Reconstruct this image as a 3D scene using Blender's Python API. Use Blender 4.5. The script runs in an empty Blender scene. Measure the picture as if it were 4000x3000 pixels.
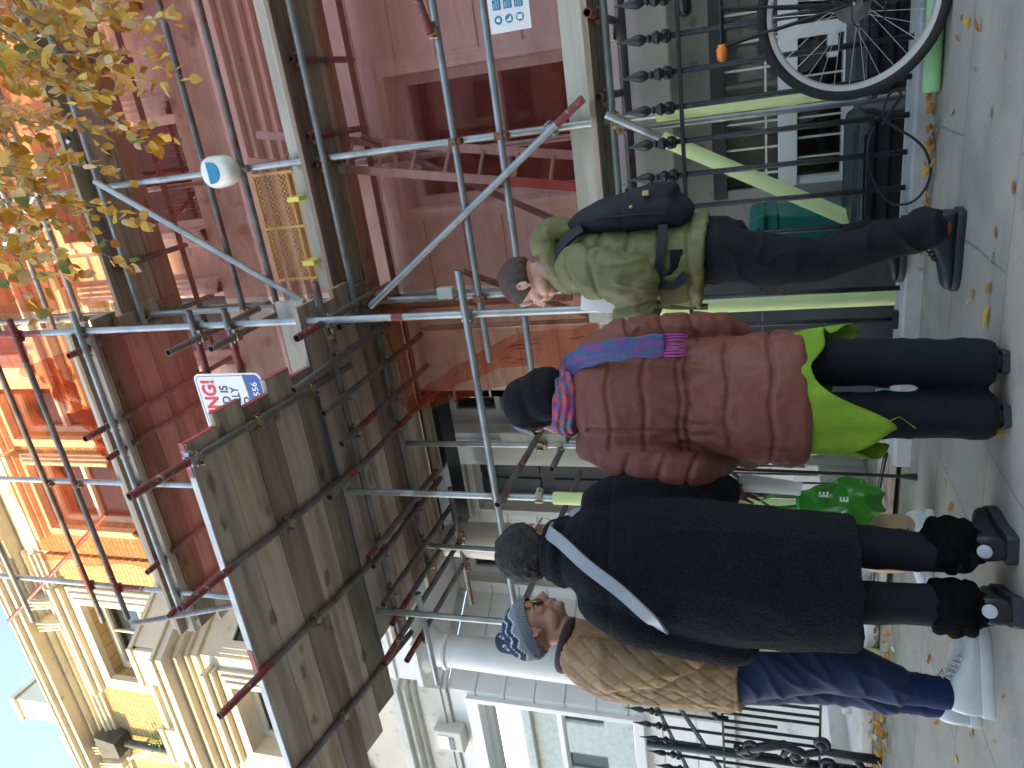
import bpy, bmesh, math, random
import numpy as np
from mathutils import Vector, Matrix, noise as mnoise
PI = math.pi
R_ = math.radians
random.seed(7)
sc = bpy.context.scene
COL = sc.collection

# ------------------------------------------------------------------ camera
F_PX, YAW, PITCH, ROLL, EYE = 2860.0, R_(22.2), R_(18.7), R_(-0.83), 0.7
_cy, _sy = math.cos(YAW), math.sin(YAW)
FWD = Vector((-_sy*math.cos(PITCH), _cy*math.cos(PITCH), math.sin(PITCH)))
_r0 = Vector((_cy, _sy, 0)); _u0 = _r0.cross(FWD)
RGT = math.cos(ROLL)*_r0 + math.sin(ROLL)*_u0
UPV = -math.sin(ROLL)*_r0 + math.cos(ROLL)*_u0
cam_d = bpy.data.cameras.new('camera'); cam = bpy.data.objects.new('camera', cam_d); COL.objects.link(cam)
cam_d.sensor_width = 36; cam_d.lens = F_PX/4000*36; cam_d.clip_start = 0.05; cam_d.clip_end = 500
cx, cyv, cz = -UPV, RGT, -FWD          # the phone was held upright, the picture is stored on its side
cam.matrix_world = Matrix(((cx.x, cyv.x, cz.x, 0), (cx.y, cyv.y, cz.y, 0), (cx.z, cyv.z, cz.z, EYE), (0, 0, 0, 1)))
sc.camera = cam

# ------------------------------------------------------------------ sky, sun, exposure
SUN_EL, SUN_AZ = R_(12), math.atan2(-0.75, -0.66)      # low sun behind and to the left
w = bpy.data.worlds.new('World'); sc.world = w; w.use_nodes = True
wn = w.node_tree; sky = wn.nodes.new('ShaderNodeTexSky'); sky.sky_type = 'NISHITA'
sky.sun_disc = False; sky.sun_elevation = SUN_EL; sky.sun_rotation = SUN_AZ
bg = wn.nodes['Background']; bg.inputs['Strength'].default_value = 0.15
hs_ = wn.nodes.new('ShaderNodeHueSaturation'); hs_.inputs['Saturation'].default_value = 0.85
wn.links.new(sky.outputs[0], hs_.inputs['Color']); wn.links.new(hs_.outputs[0], bg.inputs[0])
sd = bpy.data.lights.new('sun', 'SUN'); sd.energy = 2.0; sd.angle = R_(0.53); sd.color = (1.0, 0.70, 0.28)
so = bpy.data.objects.new('sun', sd); COL.objects.link(so)
sun_dir = Vector((math.sin(SUN_AZ)*math.cos(SUN_EL), math.cos(SUN_AZ)*math.cos(SUN_EL), math.sin(SUN_EL)))
so.rotation_euler = sun_dir.to_track_quat('Z', 'Y').to_euler()
sc.view_settings.view_transform = 'Standard'; sc.view_settings.look = 'None'
sc.view_settings.exposure = 2.55; sc.view_settings.gamma = 1
sc.cycles.max_bounces = 8; sc.cycles.transparent_max_bounces = 24

# ------------------------------------------------------------------ measuring: photo point (2212 x 1659) -> place on a plane
def ray(X, Y):
    X *= 4000/2212; Y *= 4000/2212
    return (RGT*(1500-Y) + UPV*(2000-X) + FWD*F_PX).normalized()
def at(X, Y, y):
    d = ray(X, Y); return d*(y/d.y) + Vector((0, 0, EYE))
def atz(X, Y, z):
    d = ray(X, Y); return d*((z-EYE)/d.z) + Vector((0, 0, EYE))
def zm(ox, oy, s=1340/2212):
    return lambda a, b: ((ox+a*s)*.553, (oy+b*s)*.553)
Z1, Z2, Z3, Z4, Z5, Z6, Z7, Z8, Z9 = [zm(a, b) for a, b in ((0,0),(1330,0),(2660,0),(0,1000),(1330,1000),(2660,1000),(0,2000),(1330,2000),(2660,2000))]
ZA, ZB = zm(1050, 1150, 1000/1952), zm(1200, 1950, 950/1970)

# ------------------------------------------------------------------ materials
def mat(name, col, rough=.6, metal=0, col2=None, scale=6, stretch=(1, 1, 1), bump=0, bscale=40, fac=(.35, .65), col3=None, s3=25, f3=(.6, .68), sheen=0, detail=6, coat=0, spec=.5, bstretch=None):
    m = bpy.data.materials.new(name); m.use_nodes = True; n = m.node_tree; b = n.nodes['Principled BSDF']
    b.inputs['Base Color'].default_value = (*col, 1); b.inputs['Roughness'].default_value = rough; b.inputs['Metallic'].default_value = metal
    b.inputs['Specular IOR Level'].default_value = spec
    if sheen: b.inputs['Sheen Weight'].default_value = sheen; b.inputs['Sheen Roughness'].default_value = .4
    if coat: b.inputs['Coat Weight'].default_value = coat
    tc = n.nodes.new('ShaderNodeTexCoord'); mp = n.nodes.new('ShaderNodeMapping'); mp.inputs['Scale'].default_value = stretch
    n.links.new(tc.outputs['Object'], mp.inputs[0])
    def nz(s, det=detail, src=mp):
        t = n.nodes.new('ShaderNodeTexNoise'); t.inputs['Scale'].default_value = s; t.inputs['Detail'].default_value = det
        n.links.new(src.outputs[0], t.inputs[0]); return t
    out = None
    if col2:
        t = nz(scale); rp = n.nodes.new('ShaderNodeMapRange'); rp.inputs[1].default_value, rp.inputs[2].default_value = fac
        n.links.new(t.outputs[0], rp.inputs[0]); mx = n.nodes.new('ShaderNodeMix'); mx.data_type = 'RGBA'
        mx.inputs[6].default_value = (*col, 1); mx.inputs[7].default_value = (*col2, 1)
        n.links.new(rp.outputs[0], mx.inputs[0]); out = mx.outputs[2]
    if col3:
        t = nz(s3, 3); rp = n.nodes.new('ShaderNodeMapRange'); rp.inputs[1].default_value, rp.inputs[2].default_value = f3
        n.links.new(t.outputs[0], rp.inputs[0]); mx = n.nodes.new('ShaderNodeMix'); mx.data_type = 'RGBA'
        mx.inputs[6].default_value = (*col, 1); mx.inputs[7].default_value = (*col3, 1)
        if out: n.links.new(out, mx.inputs[6])
        n.links.new(rp.outputs[0], mx.inputs[0]); out = mx.outputs[2]
    if out: n.links.new(out, b.inputs['Base Color'])
    if bump:
        src = mp
        if bstretch:
            src = n.nodes.new('ShaderNodeMapping'); src.inputs['Scale'].default_value = bstretch; n.links.new(tc.outputs['Object'], src.inputs[0])
        t = nz(bscale, 4, src); bp = n.nodes.new('ShaderNodeBump'); bp.inputs['Strength'].default_value = bump; bp.inputs['Distance'].default_value = .01
        n.links.new(t.outputs[0], bp.inputs['Height']); n.links.new(bp.outputs[0], b.inputs['Normal'])
    return m
def attr_mat(name, rough=.8, bump=0, bscale=300):
    m = mat(name, (.5, .5, .5), rough, bump=bump, bscale=bscale); n = m.node_tree
    a = n.nodes.new('ShaderNodeAttribute'); a.attribute_name = 'dye'
    n.links.new(a.outputs['Color'], n.nodes['Principled BSDF'].inputs['Base Color']); return m

M = {}
M['steel'] = mat('galvanised_steel', (.40, .43, .45), .42, .55, (.27, .30, .32), 7, bump=.15, bscale=60, col3=(.20, .17, .15), s3=3.5, f3=(.60, .72))
M['steel_red'] = mat('red_painted_tube_end', (.26, .035, .04), .5, .1, (.16, .06, .055), 14, bump=.2, col3=(.35, .28, .27), s3=30, f3=(.60, .66))
M['steel_dull'] = mat('weathered_tube', (.22, .205, .20), .5, .4, (.13, .12, .12), 8, bump=.2, col3=(.22, .07, .05), s3=6, f3=(.60, .7))
M['brass_coupler'] = mat('pressed_steel_coupler', (.42, .34, .20), .45, .7, (.22, .18, .12), 40, bump=.3)
M['grey_coupler'] = mat('zinc_coupler', (.5, .52, .5), .4, .7, (.25, .2, .17), 40, bump=.3)
M['rust_coupler'] = mat('rusty_coupler', (.16, .06, .04), .7, .3, (.3, .17, .1), 40, bump=.3)
def wood(name, c1, c2, c3, axis=0, dark=(.09, .065, .045)):
    st = [5.5, 5.5, 5.5]; st[axis] = .55
    m = mat(name, c1, .8, 0, c2, 2.2, tuple(st), bump=.3, bscale=9, col3=c3, s3=1.3, f3=(.5, .7), fac=(.42, .62))
    n = m.node_tree; b = n.nodes['Principled BSDF']; v = n.nodes.new('ShaderNodeTexVoronoi'); tc = n.nodes.new('ShaderNodeTexCoord')
    mp = n.nodes.new('ShaderNodeMapping'); s = [7, 7, 7]; s[axis] = 3.2; mp.inputs['Scale'].default_value = s
    nz = n.nodes.new('ShaderNodeTexNoise'); nz.inputs['Scale'].default_value = 3; ad = n.nodes.new('ShaderNodeMixRGB'); ad.inputs[0].default_value = .25
    n.links.new(tc.outputs['Object'], mp.inputs[0]); n.links.new(mp.outputs[0], ad.inputs[1]); n.links.new(mp.outputs[0], nz.inputs[0]); n.links.new(nz.outputs[1], ad.inputs[2]); n.links.new(ad.outputs[0], v.inputs[0])
    v.inputs['Scale'].default_value = 1; r = n.nodes.new('ShaderNodeMapRange'); r.inputs[1].default_value = .10; r.inputs[2].default_value = .20; r.inputs[3].default_value = .75; r.inputs[4].default_value = 0
    n.links.new(v.outputs[0], r.inputs[0]); mx = n.nodes.new('ShaderNodeMix'); mx.data_type = 'RGBA'; mx.inputs[7].default_value = (*dark, 1)
    l = b.inputs['Base Color'].links[0].from_socket; n.links.new(l, mx.inputs[6]); n.links.new(r.outputs[0], mx.inputs[0]); oi = n.nodes.new('ShaderNodeObjectInfo'); vr = n.nodes.new('ShaderNodeMapRange'); vr.inputs[3].default_value = .72; vr.inputs[4].default_value = 1.22; n.links.new(oi.outputs['Random'], vr.inputs[0]); hv = n.nodes.new('ShaderNodeHueSaturation'); n.links.new(vr.outputs[0], hv.inputs['Value']); n.links.new(mx.outputs[2], hv.inputs['Color']); n.links.new(hv.outputs[0], b.inputs['Base Color'])
    return m
M['board_pale'] = wood('silvered_scaffold_board', (.47, .46, .41), (.36, .35, .30), (.52, .51, .48), 0, (.2, .17, .13))
M['board_a'] = wood('brown_scaffold_board', (.46, .35, .25), (.30, .215, .145), (.50, .42, .33), 0, (.11,.08,.055))
M['board_b'] = wood('grey_scaffold_board', (.42, .34, .265), (.27, .21, .155), (.46, .40, .33), 0, (.11,.08,.055))
M['board_c'] = wood('mossy_scaffold_board', (.33, .27, .19), (.18, .15, .10), (.27, .27, .16))
M['board_d'] = wood('red_brown_board', (.36, .235, .17), (.21, .14, .105), (.40, .31, .25))
M['ply'] = mat('stained_plywood', (.50, .42, .35), .8, 0, (.36, .27, .2), 5, col3=(.18, .14, .11), s3=7, f3=(.6, .7))
M['sheet_black'] = mat('black_plastic_sheet', (.02, .022, .028), .35)
M['white_paint'] = mat('white_painted_edge', (.75, .76, .77), .5, 0, (.6, .6, .6), 12, bump=.1)
M['red_paint'] = mat('red_painted_edge', (.5, .05, .06), .6, 0, (.35, .15, .14), 12)
M['stucco'] = mat('white_stucco', (.82, .82, .80), .55, 0, (.75, .76, .75), 3, bump=.05, bscale=30, col3=(.52, .51, .47), s3=7, f3=(.66, .80))
M['stucco_old'] = mat('weathered_stucco', (.72, .71, .67), .7, 0, (.60, .59, .55), 3, bump=.15, bscale=20, col3=(.28, .26, .22), s3=5, f3=(.6, .8))
M['stucco_sun_tint'] = mat('sun_tinted_upper_stucco', (.66, .61, .50), .6, 0, (.57, .52, .43), 3, bump=.1, col3=(.36, .31, .23), s3=7, f3=(.64, .8))  # white stucco with the warm sunlight tint put into its base colour
M['cream'] = mat('cream_paint', (.72, .70, .63), .5, 0, (.58, .56, .5), 3)
M['grey_render'] = mat('grey_render', (.30, .30, .285), .8, 0, (.23, .23, .22), 3, bump=.1, col3=(.16, .16, .15), s3=8)
M['dark_paint'] = mat('charcoal_paint', (.05, .055, .062), .5, 0, (.035, .037, .042), 4)
M['black_iron'] = mat('black_iron', (.009, .010, .013), .42, .0, (.022, .024, .028), 25, bump=.4, bscale=80, col3=(.12, .11, .10), s3=45, f3=(.66, .75))
M['window_white'] = mat('white_window_paint', (.80, .81, .80), .35)
M['interior'] = mat('dark_interior', (.02, .018, .016), .9)
M['brown_room'] = mat('brown_interior', (.10, .05, .03), .8, 0, (.03, .02, .015), 4)
M['blind'] = mat('pleated_blind', (.10, .11, .095), .8, 0, (.075, .08, .07), 2)
M['foam'] = mat('yellow_green_foam', (.66, .76, .36), .75, 0, (.58, .69, .31), 8, bump=.1)
M['foam2'] = mat('green_foam', (.45, .70, .36), .75, 0, (.3, .6, .26), 8)
M['slate'] = mat('roof_slate', (.07, .075, .085), .6, 0, (.04, .045, .05), 8)
M['plinth'] = mat('painted_plinth', (.50, .51, .51), .55, 0, (.36, .38, .38), 6, bump=.2, col3=(.2, .24, .16), s3=14, f3=(.62, .72))
M['tar'] = mat('asphalt', (.05, .05, .052), .85, 0, (.07, .07, .07), 60, bump=.3)
M['bin_black'] = mat('black_plastic_bin', (.018, .02, .024), .42, bump=.1)
M['bin_green'] = mat('green_plastic_bin', (.01, .15, .13), .45, 0, (.02, .19, .16), 5)
M['tyre'] = mat('tyre_rubber', (.018, .018, .02), .75, bump=.4, bscale=150)
M['rim'] = mat('alloy_rim', (.7, .71, .72), .3, .8)
M['black_gloss'] = mat('black_enamel', (.012, .012, .014), .3)
M['orange'] = mat('orange_reflector', (.9, .25, .02), .3, coat=.5)
M['white_plastic'] = mat('white_plastic', (.80, .80, .79), .35)
M['grey_plastic'] = mat('grey_plastic', (.45, .50, .48), .5)
M['blue_label'] = mat('blue_label', (.0, .23, .42), .4)
M['sign_white'] = mat('sign_white', (.82, .84, .86), .4)
M['sign_blue'] = mat('sign_blue', (.03, .1, .38), .4)
M['sign_cyan'] = mat('sign_cyan', (.02, .22, .42), .4)
M['sign_red'] = mat('sign_red', (.75, .04, .05), .4)
M['sign_yellow'] = mat('sign_yellow', (.8, .6, .05), .4)
M['sign_navy'] = mat('sign_navy', (.02, .06, .14), .4)
M['yellow_mesh'] = mat('yellow_mesh_plastic', (.70, .40, .12), .5)
M['lime'] = mat('yellow_clip', (.85, .75, .12), .4)
M['alloy'] = mat('ladder_alloy', (.62, .60, .58), .4, .3, (.5, .48, .47), 6)

def glass_mat():
    m = bpy.data.materials.new('window_glass'); m.use_nodes = True; n = m.node_tree; n.nodes.clear()
    o = n.nodes.new('ShaderNodeOutputMaterial'); t = n.nodes.new('ShaderNodeBsdfTransparent'); g = n.nodes.new('ShaderNodeBsdfGlossy')
    t.inputs[0].default_value = (.75, .80, .80, 1); g.inputs['Roughness'].default_value = .02; mx = n.nodes.new('ShaderNodeMixShader')
    f = n.nodes.new('ShaderNodeFresnel'); f.inputs[0].default_value = 1.75; n.links.new(f.outputs[0], mx.inputs[0])
    n.links.new(t.outputs[0], mx.inputs[1]); n.links.new(g.outputs[0], mx.inputs[2]); n.links.new(mx.outputs[0], o.inputs[0]); return m
M['glass'] = glass_mat()
def net_mat(name, tint, dye, fac, trans=.5):
    m = bpy.data.materials.new(name); m.use_nodes = True; n = m.node_tree; n.nodes.clear()
    o = n.nodes.new('ShaderNodeOutputMaterial'); t = n.nodes.new('ShaderNodeBsdfTransparent'); t.inputs[0].default_value = (*tint, 1)
    d = n.nodes.new('ShaderNodeBsdfDiffuse'); d.inputs[0].default_value = (*dye, 1); tr = n.nodes.new('ShaderNodeBsdfTranslucent'); tr.inputs[0].default_value = (*dye, 1)
    a = n.nodes.new('ShaderNodeMixShader'); a.inputs[0].default_value = trans; n.links.new(d.outputs[0], a.inputs[1]); n.links.new(tr.outputs[0], a.inputs[2])
    b = n.nodes.new('ShaderNodeMixShader')
    tc = n.nodes.new('ShaderNodeTexCoord'); nz = n.nodes.new('ShaderNodeTexNoise'); nz.inputs['Scale'].default_value = 1.6; nz.inputs['Detail'].default_value = 8; nz.inputs['Distortion'].default_value = 1.2; nz.inputs['Roughness'].default_value = .62
    mpn = n.nodes.new('ShaderNodeMapping'); mpn.inputs['Rotation'].default_value = (0, .5, 0); mpn.inputs['Scale'].default_value = (.8, 1, 3.2); n.links.new(tc.outputs['Object'], mpn.inputs[0]); n.links.new(mpn.outputs[0], nz.inputs[0]); r = n.nodes.new('ShaderNodeMapRange'); r.inputs[1].default_value = .3; r.inputs[2].default_value = .7
    r.inputs[3].default_value = fac-.13; r.inputs[4].default_value = fac+.15; n.links.new(nz.outputs[0], r.inputs[0]); n.links.new(r.outputs[0], b.inputs[0])
    n.links.new(t.outputs[0], b.inputs[1]); n.links.new(a.outputs[0], b.inputs[2]); n.links.new(b.outputs[0], o.inputs[0]); return m
M['net'] = net_mat('red_debris_netting', (1, .82, .80), (.40, .085, .07), .32)
M['net_orange_sun_tint'] = net_mat('orange_and_sun_tinted_netting', (1, .78, .67), (.58, .14, .075), .36)  # orange loose sheets; on upper lifts, backlit sun glow put into the net colour

def brick_mat():
    m = mat('yellow_stock_brick', (.45, .33, .16), .85, bump=.3, bscale=30); n = m.node_tree; b = n.nodes['Principled BSDF']
    tc = n.nodes.new('ShaderNodeTexCoord'); mp = n.nodes.new('ShaderNodeMapping'); mp.inputs['Rotation'].default_value = (R_(90), 0, 0)
    t = n.nodes.new('ShaderNodeTexBrick'); n.links.new(tc.outputs['Object'], mp.inputs[0]); n.links.new(mp.outputs[0], t.inputs[0])
    t.inputs['Color1'].default_value = (.46, .33, .15, 1); t.inputs['Color2'].default_value = (.33, .24, .12, 1); t.inputs['Mortar'].default_value = (.16, .13, .09, 1)
    t.inputs['Scale'].default_value = 1; t.inputs['Brick Width'].default_value = .225; t.inputs['Row Height'].default_value = .075; t.inputs['Mortar Size'].default_value = .007
    n.links.new(t.outputs[0], b.inputs['Base Color']); return m
M['brick'] = brick_mat()
def paving_mat():
    m = mat('york_stone_paving', (.3, .3, .28), .7, bump=.25, bscale=30); n = m.node_tree; b = n.nodes['Principled BSDF']
    tc = n.nodes.new('ShaderNodeTexCoord'); mp = n.nodes.new('ShaderNodeMapping'); mp.inputs['Location'].default_value = (.33, .02, 0)
    t = n.nodes.new('ShaderNodeTexBrick'); n.links.new(tc.outputs['Object'], mp.inputs[0])
    wz = n.nodes.new('ShaderNodeTexNoise'); wz.inputs['Scale'].default_value = 3; n.links.new(tc.outputs['Object'], wz.inputs[0])
    ad = n.nodes.new('ShaderNodeMixRGB'); ad.blend_type = 'LINEAR_LIGHT'; ad.inputs[0].default_value = .012; n.links.new(mp.outputs[0], ad.inputs[1]); n.links.new(wz.outputs[1], ad.inputs[2]); n.links.new(ad.outputs[0], t.inputs[0])
    t.inputs['Color1'].default_value = (.37, .33, .27, 1); t.inputs['Color2'].default_value = (.30, .275, .235, 1); t.inputs['Mortar'].default_value = (.14, .14, .105, 1)
    t.inputs['Scale'].default_value = 1; t.inputs['Brick Width'].default_value = .93; t.inputs['Row Height'].default_value = .62; t.inputs['Mortar Size'].default_value = .0055; t.offset = .37
    def lay(prev, scale, lo, hi, col, amt, det=8):
        z = n.nodes.new('ShaderNodeTexNoise'); z.inputs['Scale'].default_value = scale; z.inputs['Detail'].default_value = det; n.links.new(tc.outputs['Object'], z.inputs[0])
        r = n.nodes.new('ShaderNodeMapRange'); r.inputs[1].default_value = lo; r.inputs[2].default_value = hi; r.inputs[4].default_value = amt; n.links.new(z.outputs[0], r.inputs[0])
        x = n.nodes.new('ShaderNodeMix'); x.data_type = 'RGBA'; x.inputs[7].default_value = (*col, 1); n.links.new(prev, x.inputs[6]); n.links.new(r.outputs[0], x.inputs[0]); return x.outputs[2]
    c = lay(t.outputs[0], 1.6, .35, .7, (.45, .39, .32), .7); c = lay(c, 3.5, .48, .72, (.19, .195, .17), .6); c = lay(c, .9, .5, .7, (.24, .26, .2), .5); c = lay(c, 90, .62, .72, (.12, .115, .1), .6, 2); c = lay(c, 45, .68, .74, (.5, .49, .45), .6, 2)
    # moss and dirt band along the foot of the plinth
    sx = n.nodes.new('ShaderNodeSeparateXYZ'); n.links.new(tc.outputs['Object'], sx.inputs[0]); nz = n.nodes.new('ShaderNodeTexNoise'); nz.inputs['Scale'].default_value = 9; nz.inputs['Detail'].default_value = 6; n.links.new(tc.outputs['Object'], nz.inputs[0])
    r = n.nodes.new('ShaderNodeMapRange'); r.inputs[1].default_value = 3.0; r.inputs[2].default_value = 3.62; n.links.new(sx.outputs[1], r.inputs[0])
    ml = n.nodes.new('ShaderNodeMath'); ml.operation = 'MULTIPLY'; n.links.new(r.outputs[0], ml.inputs[0]); n.links.new(nz.outputs[0], ml.inputs[1])
    r2 = n.nodes.new('ShaderNodeMapRange'); r2.inputs[1].default_value = .3; r2.inputs[2].default_value = .62; r2.inputs[4].default_value = .75; n.links.new(ml.outputs[0], r2.inputs[0])
    x = n.nodes.new('ShaderNodeMix'); x.data_type = 'RGBA'; x.inputs[7].default_value = (.15, .17, .10, 1); n.links.new(c, x.inputs[6]); n.links.new(r2.outputs[0], x.inputs[0])
    n.links.new(x.outputs[2], b.inputs['Base Color']); return m
M['paving'] = paving_mat()

# ------------------------------------------------------------------ mesh helpers
def V3(*a): return Vector(a)
class MB:
    def __init__(s): s.v = []; s.f = []; s.col = None
    def quad(s, a, b, c, d):
        k = len(s.v); s.v += [tuple(a), tuple(b), tuple(c), tuple(d)]; s.f.append((k, k+1, k+2, k+3)); return s
    def box(s, x0, x1, y0, y1, z0, z1, mx=None):
        k = len(s.v); P = [(x0,y0,z0),(x1,y0,z0),(x1,y1,z0),(x0,y1,z0),(x0,y0,z1),(x1,y0,z1),(x1,y1,z1),(x0,y1,z1)]
        if mx: P = [tuple(mx @ Vector(p)) for p in P]
        s.v += P; s.f += [tuple(k+i for i in q) for q in ((0,3,2,1),(4,5,6,7),(0,1,5,4),(1,2,6,5),(2,3,7,6),(3,0,4,7))]; return s
    def beam(s, p, q, wd, th, up=(0, 0, 1)):
        p, q = Vector(p), Vector(q); d = (q-p).normalized(); u = Vector(up); sd = d.cross(u).normalized(); u = sd.cross(d)
        mx = Matrix(((sd.x, d.x, u.x, p.x), (sd.y, d.y, u.y, p.y), (sd.z, d.z, u.z, p.z), (0, 0, 0, 1)))
        return s.box(-wd/2, wd/2, 0, (q-p).length, -th/2, th/2, mx)
    def rings(s, R, cap0=True, cap1=True, closed=False):
        n = len(R[0]); k = len(s.v)
        for r in R: s.v += [tuple(p) for p in r]
        m = len(R)
        for i in range(m if closed else m-1):
            a = k+i*n; b = k+((i+1) % m)*n
            for j in range(n): s.f.append((a+j, a+(j+1) % n, b+(j+1) % n, b+j))
        if not closed:
            if cap0: s.f.append(tuple(k+j for j in range(n))[::-1])
            if cap1: s.f.append(tuple(k+(m-1)*n+j for j in range(n)))
        return s
    def tube(s, p, q, r, n=12, hollow=False, r2=None):
        p, q = Vector(p), Vector(q); d = (q-p).normalized(); a = d.orthogonal().normalized(); b = d.cross(a); r2 = r if r2 is None else r2
        def ring(c, rr): return [c+(a*math.cos(2*PI*i/n)+b*math.sin(2*PI*i/n))*rr for i in range(n)]
        if hollow:
            ri = r*.83; return s.rings([ring(p, r), ring(q, r), ring(q, ri), ring(p+d*.001, ri)], closed=True) if False else s.rings([ring(p, r), ring(q, r), ring(q, ri), ring(p, ri)], closed=True)
        return s.rings([ring(p, r), ring(q, r2)])
    def path(s, pts, r, n=8, closed=False):
        pts = [Vector(p) for p in pts]; rs = r if isinstance(r, (list, tuple)) else [r]*len(pts); R = []; m = len(pts); a = None
        for i, p in enumerate(pts):
            if closed: t = (pts[(i+1) % m]-pts[i-1]).normalized()
            else: t = (pts[min(i+1, m-1)]-pts[max(i-1, 0)]).normalized()
            if a is None: a = t.orthogonal().normalized()
            a = (a-t*a.dot(t)).normalized(); b = t.cross(a)
            R.append([p+(a*math.cos(2*PI*j/n)+b*math.sin(2*PI*j/n))*rs[i] for j in range(n)])
        return s.rings(R, closed=closed)
    def lathe(s, prof, c, n=24, axis=(0, 0, 1)):
        ax = Vector(axis).normalized(); a = ax.orthogonal().normalized(); b = ax.cross(a); c = Vector(c)
        return s.rings([[c+ax*h+(a*math.cos(2*PI*j/n)+b*math.sin(2*PI*j/n))*max(r, 1e-4) for j in range(n)] for r, h in prof])
    def ball(s, c, r, n=14, m=9, mx=None):
        c = Vector(c); r = (r, r, r) if not isinstance(r, (tuple, list)) else r; R = []
        for i in range(m+1):
            t = -PI/2+PI*i/m; cr = max(math.cos(t), 1e-3); ring = []
            for j in range(n):
                v = Vector((r[0]*cr*math.cos(2*PI*j/n), r[1]*cr*math.sin(2*PI*j/n), r[2]*math.sin(t)))
                if mx: v = mx @ v
                ring.append(c+v)
            R.append(ring)
        return s.rings(R)
    def prism(s, poly, y0, y1, mx=None):      # outline in x,z, thickness along y
        k = len(s.v); n = len(poly); A = [Vector((p[0], y0, p[1])) for p in poly]+[Vector((p[0], y1, p[1])) for p in poly]
        if mx: A = [mx @ a for a in A]
        s.v += [tuple(a) for a in A]; s.f.append(tuple(range(k, k+n))); s.f.append(tuple(range(k+n, k+2*n))[::-1])
        for i in range(n): j = (i+1) % n; s.f.append((k+j, k+i, k+n+i, k+n+j))
        return s
    def loft(s, pts, rad, side=(1, 0, 0), n=18, round_ends=True, sq=1.0):
        pts = [Vector(p) for p in pts]; R = []; m = len(pts)
        def ring(p, t, ra, rb):
            a = Vector(side); a = (a-t*a.dot(t)).normalized(); b = t.cross(a); o = []
            for j in range(n):
                c_, s_ = math.cos(2*PI*j/n), math.sin(2*PI*j/n)
                c_ = math.copysign(abs(c_)**sq, c_); s_ = math.copysign(abs(s_)**sq, s_); o.append(p+a*(ra*c_)+b*(rb*s_))
            return o
        for i, p in enumerate(pts):
            t = (pts[min(i+1, m-1)]-pts[max(i-1, 0)]).normalized(); r = rad[i]; r = (r, r) if not isinstance(r, (tuple, list)) else r
            if i == 0 and round_ends is True:
                mn = min(r); R.append(ring(p-t*mn*.8, t, r[0]*.35, r[1]*.35)); R.append(ring(p-t*mn*.5, t, r[0]*.8, r[1]*.8))
            R.append(ring(p, t, *r))
            if i == m-1 and round_ends:
                mn = min(r); R.append(ring(p+t*mn*.5, t, r[0]*.8, r[1]*.8)); R.append(ring(p+t*mn*.8, t, r[0]*.35, r[1]*.35))
        return s.rings(R)
    def mesh(s, name, off=(0, 0, 0)):
        me = bpy.data.meshes.new(name); o = Vector(off)
        me.from_pydata([tuple(Vector(v)-o) for v in s.v], [], s.f); me.validate(); 
        bm = bmesh.new(); bm.from_mesh(me); bmesh.ops.recalc_face_normals(bm, faces=bm.faces); bm.to_mesh(me); bm.free(); return me
    def build(s, name, material, parent=None, smooth=False, bevel=0, world=True, cat=None, label=None, group=None, kind=None, base=None):
        off = Vector((0, 0, 0))
        if parent is not None and world:
            off = parent['_base'] if '_base' in parent else (0, 0, 0)
        elif base is not None: off = base
        me = s.mesh(name, off); o = bpy.data.objects.new(name, me); COL.objects.link(o)
        if isinstance(material, str): material = M[material]
        me.materials.append(material)
        if smooth: me.polygons.foreach_set('use_smooth', [True]*len(me.polygons))
        if smooth == 'auto':
            try: me.set_sharp_from_angle(angle=R_(40))
            except Exception: pass
        if bevel:
            b = o.modifiers.new('bevel', 'BEVEL'); b.width = bevel; b.segments = 2; b.limit_method = 'ANGLE'
        if parent is not None:
            o.parent = parent
            if world: o['_base'] = list(off)
        elif base is not None: o.location = base
        tag(o, cat, label, group, kind); return o
def tag(o, cat=None, label=None, group=None, kind=None):
    if cat: o['category'] = cat
    if label: o['label'] = label
    if group: o['group'] = group
    if kind: o['kind'] = kind
def thing(name, loc, cat, label, group=None, rz=0):
    o = bpy.data.objects.new(name, None); COL.objects.link(o); o.location = loc; o.rotation_euler = (0, 0, rz); o.empty_display_size = .1
    o['_base'] = list(loc) if rz == 0 else [0, 0, 0]; tag(o, cat, label, group); return o
def rects_minus(x0, x1, z0, z1, ops):
    xs = sorted({x0, x1, *[min(max(o[i], x0), x1) for o in ops for i in (0, 1)]}); zs = sorted({z0, z1, *[min(max(o[i], z0), z1) for o in ops for i in (2, 3)]}); out = []
    for a, b in zip(xs, xs[1:]):
        run = None
        for c, d in zip(zs, zs[1:]):
            hole = any(o[0] <= (a+b)/2 <= o[1] and o[2] <= (c+d)/2 <= o[3] for o in ops)
            if hole or b-a < 1e-6:
                if run: out.append((a, b, *run)); run = None
            else: run = (run[0], d) if run else (c, d)
        if run: out.append((a, b, *run))
    return out
def wall(mb, x0, x1, z0, z1, y0, y1, ops=()):
    for a, b, c, d in rects_minus(x0, x1, z0, z1, list(ops)): mb.box(a, b, y0, y1, c, d)
    return mb
def courses(mb, x0, x1, z0, z1, y0, y1, ops=(), h=.335, g=.018, dp=.018):
    wall(mb, x0, x1, z0, z1, y0+dp, y1, ops); z = z0
    while z < z1-.02:
        for a, b, c, d in rects_minus(x0, x1, z+g/2, min(z+h-g/2, z1), list(ops)): mb.box(a, b, y0, y0+dp, c, d)
        z += h
    return mb

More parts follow.
